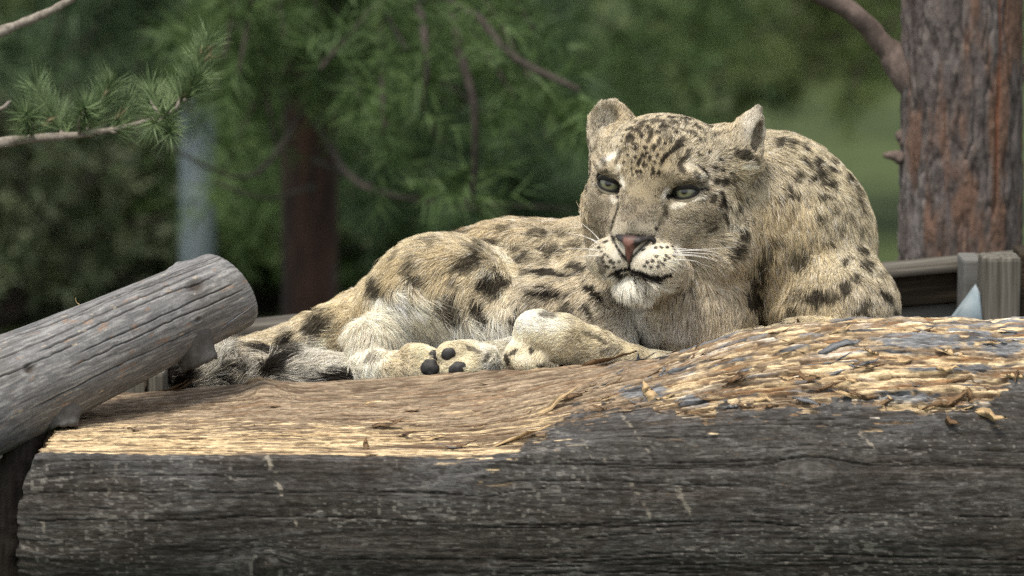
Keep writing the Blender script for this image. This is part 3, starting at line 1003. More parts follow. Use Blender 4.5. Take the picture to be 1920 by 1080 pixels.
def woods():
    rng = np.random.default_rng(77)
    M_RED = mat_noise('red_pine_bark', [(0.30, (0.006, 0.004, 0.004)), (0.46, (0.022, 0.013, 0.010)), (0.60, (0.050, 0.024, 0.017)), (0.72, (0.050, 0.042, 0.040))], (14, 14, 3.5), 0.9, 5, 0.6, 0.01)
    # the brown trunk in the middle distance, with the limbs that hang into the picture
    pine(588, 5.6, 0.068, 6.5, boxed(rng, 12, 640, 1060, 20, 330, 3.6, 5.6) + boxed(rng, 11, 430, 640, -10, 300, 3.9, 5.2) + boxed(rng, 5, 320, 430, 60, 190, 4.2, 5.2), M_NEEDLE[0],
         'reddish brown blurred pine trunk with hanging green branches', seed=5, bark=M_RED, top_px=566, dens=1.25,
         bare=[([(590, 230, 5.4), (680, 350, 4.3), (860, 378, 4.2), (1080, 392, 4.2)], 0.007), ([(588, 300, 5.4), (760, 372, 4.5), (960, 400, 4.3)], 0.006),
               ([(588, 180, 5.4), (470, 330, 4.3), (300, 268, 4.0)], 0.007), ([(588, 350, 5.4), (500, 372, 4.3), (400, 340, 4.2)], 0.006)],
         hang=[([(575, -120, 5.4), (740, -30, 3.9), (880, 20, 3.4), (960, 105, 3.2), (1085, 168, 3.0)], 0.014), ([(780, -20, 3.8), (795, 60, 3.5), (800, 130, 3.4), (792, 205, 3.4)], 0.010),
               ([(850, 10, 3.5), (858, 80, 3.4), (888, 190, 3.3), (890, 300, 3.3), (884, 385, 3.3)], 0.012), ([(740, -20, 3.9), (660, 60, 3.6), (600, 130, 3.5)], 0.010)])
    pine(570, 8.5, 0.045, 5.0, boxed(rng, 34, 630, 1120, 10, 410, 7.2, 9.8), M_NEEDLE[1], 'dark bluish pine whose branches droop above the leopard\'s back', 'far pines', seed=8, dens=1.5, needle=0.10)
    pine(606, 11.0, 0.045, 5.5, boxed(rng, 34, 860, 1400, -30, 380, 9.5, 12.5), M_NEEDLE[0], 'mid green pine far behind the brown trunk, its long boughs reaching towards the leopard\'s ears', 'far pines', seed=9, dens=1.5, needle=0.11)
    pine(368, 9.5, 0.04, 5.0, boxed(rng, 24, -40, 420, -40, 230, 8.2, 10.8), M_NEEDLE[1], 'loose-branched pine straight behind the pale pole', 'far pines', seed=10, dens=1.3, needle=0.10)
    pine(600, 7.2, 0.035, 4.6, boxed(rng, 20, 400, 700, -30, 400, 6.2, 8.0), M_NEEDLE[0], 'slender green pine hidden behind the brown trunk', 'far pines', seed=12, dens=1.3, needle=0.09)
    pine(1770, 15.0, 0.06, 6.0, boxed(rng, 26, 1180, 1660, -40, 230, 13.5, 16.5), M_NEEDLE[2], 'yellowish green pine far back on the grass, behind the scaly trunk', 'far pines', seed=13, dens=1.0, needle=0.13)
    pine(-90, 12.0, 0.05, 4.5, boxed(rng, 8, -60, 240, 270, 440, 11, 13) + boxed(rng, 12, -60, 300, 0, 200, 11, 13), M_NEEDLE[2], 'small yellow-green pine beyond the leaning log', 'far pines', seed=14, dens=1.2, needle=0.12, crown=4)
    for q, (px, Y, lab) in enumerate(((-620, 8.5, 'bushy pine well to the side of the leaning log'), (-1250, 11.0, 'broad pine at the wood edge past the leaning log'),
                                      (2320, 9.5, 'bushy pine well past the corner post'), (2950, 12.0, 'broad pine at the wood edge past the corner post'))):
        pine(px, Y, 0.06, 5.5, boxed(rng, 22, px - 330, px + 330, -60, 420, Y - 1.2, Y + 1.2), M_NEEDLE[q % 2], lab, 'far pines', seed=40 + q, dens=1.2, needle=0.11)
    # low shrubs that close the gaps between the trees
    for q, (px, Y, w, h, mi, lab) in enumerate(((110, 15.0, 1.5, 1.35, 1, 'grey-green leafy shrub beyond the leaning log'), (450, 11.5, 0.8, 0.9, 0, 'green shrub between the pale pole and the brown trunk'),
                                               (760, 12.5, 1.0, 1.15, 0, 'bright green shrub behind the leopard\'s rump'), (1060, 14.5, 0.9, 1.1, 1, 'dark shrub behind the leopard\'s back, close to its head'),
                                               (1560, 24.0, 1.6, 1.0, 2, 'olive shrub on the slope beyond the leopard\'s shoulder'), (280, 17.0, 1.2, 1.5, 2, 'tall olive shrub far behind the pale pole'), (-60, 11.0, 0.9, 1.1, 1, 'sage green leafy shrub straight behind the raised leaning log'))):
        g = np.random.default_rng(200 + q)
        b = at_y(px, 560, Y)
        b[2] = 0
        t = tag(empty('shrub', tuple(b)), lab, 'shrub', 'shrubs behind the platform')
        nd = Needles()
        for k in range(40):
            a = g.uniform(0, 2 * np.pi)
            rr = math.sqrt(g.random()) * w
            e = b + np.array([math.cos(a) * rr, math.sin(a) * rr * 0.7, h * g.uniform(0.06, 1.0) * (1.15 - 0.5 * rr / w)])
            s0 = b + np.array([math.cos(a) * 0.08, math.sin(a) * 0.08, -0.02])
            p = spline([s0, (s0 + e) / 2 + np.array([0, 0, .1]), e], 8)
            put('stem', tube_mesh('stem', p, np.linspace(0.012, 0.003, 8), seg=5), t, M_BRANCH)
            for u in range(9):
                c = p[g.integers(3, 8)] + g.normal(0, .05, 3)
                d = g.normal(0, 1, 3)
                nd.tuft(c, c + d / np.linalg.norm(d) * 0.12, 22, 0.085, 0.011, g, spread=1.0)
        tag(put('foliage', nd.mesh('foliage'), t, M_NEEDLE[mi] if q not in (0, 5, 6) else M_SAGE), kind='stuff')
    # pale pole
    p0, p1 = at_y(372, 600, 9.0), at_y(372, 120, 9.0)
    base = np.array([p0[0], 9.0, 0.0])
    t = tag(empty('pole', tuple(base)), 'pale blue-grey pole standing behind the pine sprays', 'pole')
    m_pole = mat_noise('pale_grey_paint', [(0.3, (0.16, 0.205, 0.225)), (0.7, (0.24, 0.285, 0.305))], (8, 8, 2), 0.6, 4)
    put('shaft', tube_mesh('shaft', [base - np.array([0, 0, .05]), [base[0], 9.0, p1[2] * .5], [base[0], 9.0, p1[2]]], [0.058, 0.055, 0.053], seg=24), t, m_pole)
    put('cap', tube_mesh('cap', [[base[0], 9.0, p1[2] + 0.0005], [base[0], 9.0, p1[2] + 0.012], [base[0], 9.0, p1[2] + 0.02]], [0.058, 0.055, 0.02], seg=24), t, M_STEEL)


woods()


def near_sprays():
    """pine just outside the picture whose twig ends reach in at the top left"""
    rng = np.random.default_rng(31)
    Y = 0.50
    base = at_y(-420, 600, 1.3)
    base[2] = -0.05
    t = tag(empty('pine_tree', (base[0], base[1], 0)), 'near pine whose needle sprays and bare twigs reach in beside the pole', 'tree')
    z = np.linspace(-.05, 4.5, 24)
    path = np.stack([base[0] + 0.02 * np.sin(z * 2), base[1] + 0 * z, z], -1)
    put('trunk', tube_mesh('trunk', path, 0.07 * (1.05 - 0.2 * z), seg=18, rough=0.12, seed=2), t, M_BARKDARK)
    nd = Needles()

    def twig(pts, r0, r1, name='branch'):
        p = spline([at_y(*q) for q in pts], 40)
        put(name, tube_mesh(name, p, np.linspace(r0, r1, 40), seg=8, rough=0.2, seed=3), t, M_TWIG)
        return p
    twig([(-420, 360, 1.3), (-230, 318, 0.9), (-40, 276, Y), (60, 260, Y), (160, 252, Y), (240, 236, Y), (310, 215, Y)], 0.010, 0.0022)
    twig([(-420, 190, 1.3), (-230, 140, 0.9), (-40, 74, Y), (40, 44, Y), (100, 18, Y), (150, -14, Y), (190, -60, Y)], 0.009, 0.004)
    twig([(-420, 300, 1.3), (-200, 262, 0.9), (-20, 212, Y), (20, 190, Y)], 0.006, 0.002)
    shoots = [((120, 256), (72, 170), 210), ((160, 252), (205, 165), 230), ((205, 244), (235, 200), 200), ((60, 258), (50, 215), 110), ((130, 255), (110, 210), 120),
              ((300, 218), (283, 170), 120), ((310, 215), (330, 178), 170), ((330, 205), (385, 88), 330), ((345, 190), (370, 150), 160), ((150, 252), (160, 205), 120), ((310, 216), (318, 248), 90), ((200, 244), (222, 242), 90), ((320, 210), (290, 232), 80)]
    for a, b, c in shoots:
        dy = rng.uniform(-.06, .06)
        p, q = at_y(*a, Y), at_y(*b, Y + dy)
        put('shoot', tube_mesh('shoot', spline([p, (p + q) / 2 + rng.normal(0, .003, 3), q], 8), np.linspace(.0026, .0014, 8), seg=6), t, M_TWIG)
        nd.tuft(p + (q - p) * .1, q + (q - p) * 0.1, int(c * 2.4), 0.042, 0.00085, rng, spread=0.8)
    tag(put('needles', nd.mesh('needles'), t, mat_noise('near_needles', [(0.3, (0.07, 0.12, 0.045)), (0.7, (0.20, 0.27, 0.13))], (40, 40, 40), 0.5, 3)), kind='stuff')
    br = Needles()
    for a in ((182, 190), (215, 225), (330, 190), (378, 120), (80, 235), (372, 105)):
        p = at_y(*a, Y - 0.01)
        br.tuft(p, p + np.array([0.012, 0, 0.012]), 9, 0.018, 0.0006, rng, spread=0.6)
    tag(put('dry_needles', br.mesh('dry_needles'), t, mat_plain('dry_needles', (0.17, 0.13, 0.07), 0.7)), kind='stuff')


near_sprays()


def near_trunk():
    """scaly pine trunk at the right"""
    Y = 1.05
    k = 1.165
    base = at_y(1799, 540, Y)
    ns, nt = 640, 300
    zlo, zhi = -0.05, 4.6
    zs = np.concatenate([np.linspace(zlo, 1.0, 40, endpoint=False), np.linspace(1.0, 1.85, 520), np.linspace(1.85, zhi, 80)[1:]])
    ns = len(zs)
    th = np.linspace(-np.pi, np.pi, nt, endpoint=False)
    Z, T = np.meshgrid(zs, th, indexing='ij')
    R0 = 0.0955 * (1.06 - 0.05 * Z)
    cx, cy = np.cos(T), np.sin(T)

    def cyl(sz, sr, seed, oc=3):
        return fbm(Z / sz, cx * 0.095 / sr, cy * 0.095 / sr, octaves=oc, seed=seed)
    warp = 0.02 * cyl(0.12, 0.03, 3, 2)
    Zw = Z + warp
    plate = np.abs(fbm(Zw / 0.085, cx * 0.095 / 0.020, cy * 0.095 / 0.020, octaves=3, seed=5))     # furrows where this is small
    furrow = sstep(0.10, 0.0, plate)
    scale = cyl(0.030, 0.016, 7, 3)
    fine = cyl(0.010, 0.006, 9, 2)
    h = 0.0032 * sstep(0, 0.25, plate) + 0.0022 * scale + 0.001 * fine + 0.004 * cyl(0.25, 0.06, 11, 2)
    R = R0 + h - 0.006
    P = np.stack([base[0] + R * cx, Y + R * cy, Z], -1)
    C = mixc((0.060, 0.050, 0.047), (0.155, 0.133, 0.127), np.clip(0.5 + 0.7 * scale, 0, 1))
    C = mixc(C, (0.150, 0.088, 0.062), sstep(0.05, 0.42, cyl(0.16, 0.026, 13, 3) + 0.25 * scale + 0.25 * (Z - 1.42) + 0.20 * np.cos(T + 0.55)) * 0.85)
    C = mixc(C, (0.19, 0.175, 0.172), sstep(0.22, 0.5, cyl(0.09, 0.02, 15, 3)) * 0.5)
    C = mixc(C, (0.30, 0.27, 0.23), sstep(0.4, 0.7, fine) * 0.25)
    C = mixc(C, (0.020, 0.014, 0.012), furrow * 0.6)
    # resin-red fissure running down the right side
    fis = np.exp(-(((T + 1.02) * 0.095 - 0.006 * np.sin(Z * 9) - 0.004 * noise(Z / 0.06, Z * 0, seed=17)) / 0.0035) ** 2) * sstep(1.30, 1.42, Z)
    C = mixc(C, (0.19, 0.070, 0.035), fis * 0.75)
    P -= (fis * 0.004)[..., None] * np.stack([cx, cy, 0 * cx], -1)
    V = P.reshape(-1, 3)
    i, j = np.meshgrid(np.arange(ns - 1), np.arange(nt), indexing='ij')
    j2 = (j + 1) % nt
    F = np.stack([i * nt + j, i * nt + j2, (i + 1) * nt + j2, (i + 1) * nt + j], -1).reshape(-1, 4)
    t = tag(empty('pine_tree', (base[0], Y, 0)), 'scaly grey and orange pine trunk standing behind the corner post', 'tree')
    m = mesh_np('trunk', V, F)
    set_col(m, 'wood', C.reshape(-1, 3))
    M = mat_attr('scaly_bark', 'wood', 0.9, ((180, 180, 90), 0.5, 0.003), 0.15, vary=((200, 200, 90), 0.3))
    put('trunk', m, t, M)

    def limb(pts, r, name='branch', seg=16):
        p = spline([at_y(*q) for q in pts], 30)
        v, f = tube(p, np.interp(np.linspace(0, 1, 30), np.linspace(0, 1, len(r)), r), seg=seg, rough=0.16, seed=4)
        mm = mesh_np(name, v, quads_tris(f))
        set_col(mm, 'wood', mixc((0.09, 0.07, 0.062), (0.20, 0.155, 0.135), np.clip(0.5 + 0.7 * fbm(v[:, 0] / .01, v[:, 2] / .01, v[:, 1] / .01, seed=6), 0, 1)))
        put(name, mm, t, M)
        return p
    limb([(1740, 190, Y), (1690, 128, Y), (1655, 82, Y), (1610, 34, Y - .02), (1540, -10, Y - .04), (1420, -60, Y - .1)], [.030, .024, .017, .0155, .0145, .010])
    limb([(1730, 285, Y), (1700, 268, Y - .01), (1684, 246, Y - .01)], [.022, .012, .006], 'branch_stub')
    limb([(1715, 300, Y), (1680, 293, Y - .01), (1656, 291, Y - .01)], [.018, .009, .003], 'branch_stub')
    limb([(1900, 150, Y), (1925, 130, Y), (1960, 60, Y)], [.014, .008, .005], 'branch_stub')
    rng = np.random.default_rng(8)
    nd = Needles()
    for q in range(9):
        z0 = rng.uniform(3.0, 4.5)
        a = rng.uniform(0, 2 * np.pi)
        s = np.array([base[0], Y, z0])
        l = rng.uniform(.5, .9)
        e = s + np.array([math.cos(a) * l, math.sin(a) * l, .1])
        p = spline([s, (s + e) / 2 + np.array([0, 0, .06]), e], 12)
        put('branch', tube_mesh('branch', p, np.linspace(.02, .005, 12), seg=7), t, M_BRANCH)
        for w in range(14):
            b = p[rng.integers(4, 12)]
            d = rng.normal(0, 1, 3)
            nd.tuft(b, b + d / np.linalg.norm(d) * .15, 26, .08, .002, rng)
    tag(put('needles', nd.mesh('needles'), t, M_NEEDLE[0]), kind='stuff')


near_trunk()

# ------------------------------------------------------------------ the snow leopard
class Field:
    """smooth-blended solid sampled on a rectilinear grid (units: photograph pixels, view-aligned frame)"""

    def __init__(self, xs, ys, zs):
        self.ax = [np.asarray(a, np.float32) for a in (xs, ys, zs)]
        self.F = np.full([len(a) for a in self.ax], 60.0, np.float32)

    def window(self, lo, hi):
        s = []
        for a, l, h in zip(self.ax, lo, hi):
            i, j = np.searchsorted(a, [l, h])
            s.append(slice(max(i - 1, 0), min(j + 1, len(a))))
        return tuple(s), np.meshgrid(*[a[q] for a, q in zip(self.ax, s)], indexing='ij', sparse=True)

    def add(self, d, s, k):
        o = self.F[s]
        h = np.clip(0.5 + 0.5 * (o - d) / k, 0, 1)
        self.F[s] = o * (1 - h) + d * h - k * h * (1 - h)

    def cut(self, d, s, k):
        o = self.F[s]
        d = -d
        h = np.clip(0.5 - 0.5 * (o - d) / k, 0, 1)
        self.F[s] = o * (1 - h) + d * h + k * h * (1 - h)

    def cone(self, a, b, ra, rb, k=20):
        a, b = np.asarray(a, np.float32), np.asarray(b, np.float32)
        m = max(ra, rb) + k + 12
        s, (X, Y, Z) = self.window(np.minimum(a, b) - m, np.maximum(a, b) + m)
        ba = b - a
        t = ((X - a[0]) * ba[0] + (Y - a[1]) * ba[1] + (Z - a[2]) * ba[2]) / max((ba ** 2).sum(), 1e-6)
        t = np.clip(t, 0, 1)
        d = np.sqrt((X - a[0] - t * ba[0]) ** 2 + (Y - a[1] - t * ba[1]) ** 2 + (Z - a[2] - t * ba[2]) ** 2) - (ra + (rb - ra) * t)
        self.add(d, s, k)

    def chain(self, pts, k=20):
        for p, q in zip(pts[:-1], pts[1:]):
            self.cone(cf(*p[:3]), cf(*q[:3]), p[3], q[3], k)

    def ell(self, c, r, M=None, k=20, cut=False):
        c, r = np.asarray(c, np.float32), np.asarray(r, np.float32)
        M = np.eye(3) if M is None else M          # columns = ellipsoid axes
        m = max(r) + k + 12
        s, (X, Y, Z) = self.window(c - m, c + m)
        X, Y, Z = X - c[0], Y - c[1], Z - c[2]
        q = [X * M[0, i] + Y * M[1, i] + Z * M[2, i] for i in range(3)]
        k0 = np.sqrt(sum((q[i] / r[i]) ** 2 for i in range(3))) + 1e-6
        k1 = np.sqrt(sum((q[i] / r[i] ** 2) ** 2 for i in range(3))) + 1e-6
        d = k0 * (k0 - 1) / k1
        (self.cut if cut else self.add)(d, s, k)

    def mesh(self):
        F = self.F
        S = F < 0
        ax = self.ax
        nx, ny, nz = F.shape
        cnt = sum(S[i:nx - 1 + i, j:ny - 1 + j, k:nz - 1 + k].astype(np.int8) for i in (0, 1) for j in (0, 1) for k in (0, 1))
        act = np.argwhere((cnt > 0) & (cnt < 8))
        idx = np.full((nx - 1, ny - 1, nz - 1), -1, np.int32)
        I, J, K = act.T
        idx[I, J, K] = np.arange(len(act))
        acc = np.zeros((len(act), 3), np.float64)
        num = np.zeros(len(act))
        corners = [(i, j, k) for i in (0, 1) for j in (0, 1) for k in (0, 1)]
        for c in corners:
            for axn in range(3):
                if c[axn]:
                    continue
                e = list(c)
                e[axn] = 1
                a = F[I + c[0], J + c[1], K + c[2]]
                b = F[I + e[0], J + e[1], K + e[2]]
                x = (a < 0) != (b < 0)
                t = np.where(x, a / np.where(x, a - b, 1), 0)
                pa = np.stack([ax[q][act[:, q] + c[q]] for q in range(3)], -1).astype(float)
                pb = np.stack([ax[q][act[:, q] + e[q]] for q in range(3)], -1).astype(float)
                acc += np.where(x[:, None], pa + (pb - pa) * t[:, None], 0)
                num += x
        V = acc / num[:, None]
        faces = []
        for axn in range(3):
            o1, o2 = [(1, 2), (2, 0), (0, 1)][axn]
            lo = [slice(None)] * 3
            hi = [slice(None)] * 3
            lo[axn] = slice(0, -1)
            hi[axn] = slice(1, None)
            ch = S[tuple(lo)] != S[tuple(hi)]
            P = np.argwhere(ch)
            P = P[(P[:, o1] > 0) & (P[:, o2] > 0) & (P[:, o1] < F.shape[o1] - 1) & (P[:, o2] < F.shape[o2] - 1)]
            ins = S[tuple(lo)][tuple(P.T)]

            def cell(d1, d2):
                q = P.copy()
                q[:, o1] -= d1
                q[:, o2] -= d2
                return idx[tuple(q.T)]
            Q = np.stack([cell(1, 1), cell(0, 1), cell(0, 0), cell(1, 0)], -1)
            Q[~ins] = Q[~ins][:, ::-1]
            faces.append(Q)
        return V, np.vstack(faces)


def axis_grid(spans):
    out = []
    for a, b, h in spans:
        out.append(np.arange(a, b, h))
    return np.concatenate(out)


# head frame: u to the picture's right, v up, w out of the face
HEAD = cf(1215, 353, 0)


def _head_matrix(yaw, pitch, roll):
    y, p, r = [math.radians(a) for a in (yaw, pitch, roll)]
    cy, sy, cp, sp, cr, sr = math.cos(y), math.sin(y), math.cos(p), math.sin(p), math.cos(r), math.sin(r)
    P = np.array([[1, 0, 0], [0, cp, -sp], [0, sp, cp]])
    Y = np.array([[cy, 0, sy], [0, 1, 0], [-sy, 0, cy]])
    Z = np.array([[cr, -sr, 0], [sr, cr, 0], [0, 0, 1]])
    R = Z @ Y @ P
    return np.stack([R[0], -R[2], R[1]])      # rows: view x, depth, view z


HM = _head_matrix(-21, 3, -6.5)


def hp(u, v, w):
    return HEAD + HM @ np.array([u, v, w], float)


def rot_axes(yaw=0, pitch=0, roll=0):
    """ellipsoid axes in the view frame for a head-local rotation"""
    y, p, r = [math.radians(a) for a in (yaw, pitch, roll)]
    Y = np.array([[math.cos(y), 0, math.sin(y)], [0, 1, 0], [-math.sin(y), 0, math.cos(y)]])
    P = np.array([[1, 0, 0], [0, math.cos(p), -math.sin(p)], [0, math.sin(p), math.cos(p)]])
    Z = np.array([[math.cos(r), -math.sin(r), 0], [math.sin(r), math.cos(r), 0], [0, 0, 1]])
    return HM @ Y @ P @ Z


EYE_R = 27.0
EYES = [(-76, 0, -13), (76, 0, -13)]


def sculpt_leopard():
    fld = Field(axis_grid([(-700, 122, 6), (122, 480, 2.6), (480, 800, 6)]),
                axis_grid([(-125, 130, 3.0), (130, 640, 8)]),
                axis_grid([(-235, -60, 6), (-60, 370, 2.6)]))
    # ---- trunk and limbs (pixel x, pixel y, depth, radius)
    fld.chain([(1420, 432, 300, 170), (1170, 540, 330, 138), (960, 560, 370, 142), (850, 568, 380, 132)], 40)
    fld.ell(cf(1440, 420, 250), (172, 170, 174), None, 50)                      # shoulder hump
    fld.ell(cf(1530, 470, 250), (110, 140, 150), None, 50)
    fld.ell(cf(1562, 575, 170), (122, 120, 110), None, 40)                      # upper arm
    fld.chain([(1300, 395, 110, 105), (1400, 430, 220, 150)], 40)               # neck
    fld.chain([(1300, 450, 110, 95), (1290, 560, 130, 105), (1330, 640, 120, 90)], 40)   # chest
    fld.chain([(1610, 640, 90, 55), (1500, 645, 40, 42), (1400, 660, 20, 36), (1310, 682, 20, 26)], 14)
    fld.chain([(1130, 540, 190, 78), (1120, 610, 110, 62), (1150, 668, 50, 36)], 22)     # far upper arm
    fld.chain([(1270, 682, 10, 20), (1190, 676, -5, 25), (1115, 656, -15, 38), (1055, 635, -28, 42), (1012, 622, -34, 39)], 14)   # forearm, lying back along the log
    fld.ell(cf(1003, 620, -34), (37, 36, 36), None, 12)                         # wrist
    fld.chain([(1000, 630, -30, 33), (985, 664, -42, 27)], 10)
    for px, py, d, r in ((961, 672, -52, 18), (981, 680, -62, 19), (1003, 681, -60, 18), (1017, 672, -48, 15)):
        fld.cone(cf(px + 8, py - 18, d + 14), cf(px, py, d), r, r, 5)            # toes
    fld.ell(cf(1030, 590, 200), (110, 110, 80), None, 40)                       # flank and belly
    fld.ell(cf(900, 600, 200), (110, 100, 60), None, 40)
    # ---- hindquarters
    fld.ell(cf(830, 545, 215), (128, 120, 105), None, 40)                       # thigh
    fld.ell(cf(760, 585, 260), (90, 100, 86), None, 40)
    fld.chain([(745, 615, 205, 52), (690, 634, 125, 30), (694, 690, 95, 31)], 22)        # shank and hock
    fld.chain([(690, 690, 95, 34), (760, 692, 50, 30), (800, 688, 25, 30)], 12)          # far hind foot
    fld.chain([(1000, 672, 120, 40), (920, 682, 50, 32), (868, 682, 10, 33)], 14)        # other hind foot
    for px, py, d, r in ((842, 663, -8, 23), (866, 658, 0, 20), (848, 692, -12, 23), (874, 692, -12, 23), (890, 672, 0, 24)):
        fld.cone(cf(px + 22, py, d + 14), cf(px, py, d), r, r, 6)
    for px, py, d, r in ((806, 670, 8, 19), (806, 692, 4, 22), (788, 664, 22, 19)):
        fld.cone(cf(px - 20, py, d + 14), cf(px, py, d), r, r, 6)
    # ---- tail: runs left along the deck and doubles back along the log
    fld.chain([(790, 560, 400, 100), (690, 605, 390, 66), (600, 632, 370, 48), (520, 660, 350, 38), (430, 684, 320, 36), (360, 692, 280, 36),
               (325, 700, 225, 35), (350, 694, 165, 38), (430, 690, 130, 40), (540, 693, 120, 39), (640, 700, 115, 31)], 8)
    # ---- head
    E = fld.ell
    E(hp(0, 36, -90), (124, 100, 108), rot_axes(), 30)                          # cranium
    E(hp(0, 48, -34), (92, 70, 66), rot_axes(), 30)                             # forehead
    E(hp(0, 84, -80), (96, 50, 70), rot_axes(), 24)                             # crown
    for s in (-1, 1):
        E(hp(s * 92 + (10 if s < 0 else 0), -30, -66), (62, 76, 74), rot_axes(), 26)                   # cheekbone
        E(hp(s * 112 + (28 if s < 0 else 4), -88, -96), (56, 72, 60), rot_axes(0, 0, s * 10), 24)       # cheek ruff
        E(hp(s * 108, 46, -92), (42, 60, 50), rot_axes(), 24)                   # temple
        E(hp(s * 66, 28, 1), (46, 18, 28), rot_axes(0, 0, s * 12), 14)          # brow
        E(hp(s * 74, -30, -12), (38, 20, 26), rot_axes(0, 0, s * -8), 12)         # under the eye
        E(hp(s * 46, -78, -6), (44, 50, 36), rot_axes(s * 24, 0, 0), 20)         # side of the muzzle
        E(hp(s * 43, -138, 35), (53, 41, 46), rot_axes(s * 24, 0, 0), 12)        # whisker pad
        fld.cone(hp(s * 60, -146, -12), hp(s * 18, -178, 18), 32, 22, 14)
    fld.cone(hp(0, 20, -8), hp(0, -84, 40), 50, 40, 24)                         # bridge of the nose
    fld.cone(hp(-16, -92, 42), hp(16, -92, 42), 27, 27, 14)
    E(hp(0, -118, 58), (26, 20, 22), rot_axes(), 10)
    E(hp(2, -187, 31), (38, 23, 29), rot_axes(), 12)                            # chin
    E(hp(0, -172, -34), (62, 40, 56), rot_axes(), 20)                           # throat
    # mouth line and the groove below the nose
    fld.cut(*_cone_d(fld, hp(0, -130, 84), hp(0, -158, 84), 3.0, 3.0), 4)
    pm = [(-64, -164, 34), (-42, -167, 58), (-18, -164, 74), (0, -158, 80), (18, -164, 74), (42, -170, 58), (66, -166, 32)]
    for a, b in zip(pm[:-1], pm[1:]):
        fld.cut(*_cone_d(fld, hp(*a), hp(*b), 3.6, 3.6), 4)
    # eye openings
    for s, (u, v, w) in zip((-1, 1), EYES):
        E(hp(u, v - 1, w + 24), (29, 17, 30), rot_axes(0, 0, s * 12), 6, True)
    # ears: broad-based and rounded, the one on the picture's right turned back
    E(hp(-114, 84, -105), (48, 50, 36), rot_axes(0, 0, 30), 24)
    E(hp(-122, 99, -106), (48, 58, 26), rot_axes(6, 0, 14), 12)
    E(hp(-130, 111, -86), (31, 42, 17), rot_axes(-4, 0, 14), 4, True)
    E(hp(120, 80, -112), (60, 46, 44), rot_axes(0, 0, -35), 24)
    E(hp(142, 98, -116), (32, 62, 40), rot_axes(20, 0, -14), 14)
    fld.cone(hp(150, 130, -116), hp(162, 163, -114), 26, 9, 12)
    E(hp(165, 108, -108), (13, 38, 26), rot_axes(20, 0, -12), 4, True)
    V, Q = fld.mesh()
    # relax
    e = np.vstack([Q[:, [0, 1]], Q[:, [1, 2]], Q[:, [2, 3]], Q[:, [3, 0]]])
    deg = np.bincount(e.ravel(), minlength=len(V)).astype(float)[:, None]
    for it in range(2):
        S = np.zeros_like(V)
        for q in range(3):
            S[:, q] = np.bincount(e[:, 0], V[e[:, 1], q], len(V)) + np.bincount(e[:, 1], V[e[:, 0], q], len(V))
        V = 0.5 * V + 0.5 * S / np.maximum(deg, 1)
    # keep the largest connected piece
    return V, Q


def _cone_d(fld, a, b, ra, rb):
    m = max(ra, rb) + 14
    s, (X, Y, Z) = fld.window(np.minimum(a, b) - m, np.maximum(a, b) + m)
    ba = b - a
    t = np.clip(((X - a[0]) * ba[0] + (Y - a[1]) * ba[1] + (Z - a[2]) * ba[2]) / max((ba ** 2).sum(), 1e-6), 0, 1)
    d = np.sqrt((X - a[0] - t * ba[0]) ** 2 + (Y - a[1] - t * ba[1]) ** 2 + (Z - a[2] - t * ba[2]) ** 2) - (ra + (rb - ra) * t)
    return d.astype(np.float32), s


GREY, TAWN, CREAM, WHITE, DARK = (0.47, 0.41, 0.295), (0.52, 0.425, 0.265), (0.64, 0.55, 0.38), (0.82, 0.78, 0.67), (0.022, 0.015, 0.009)
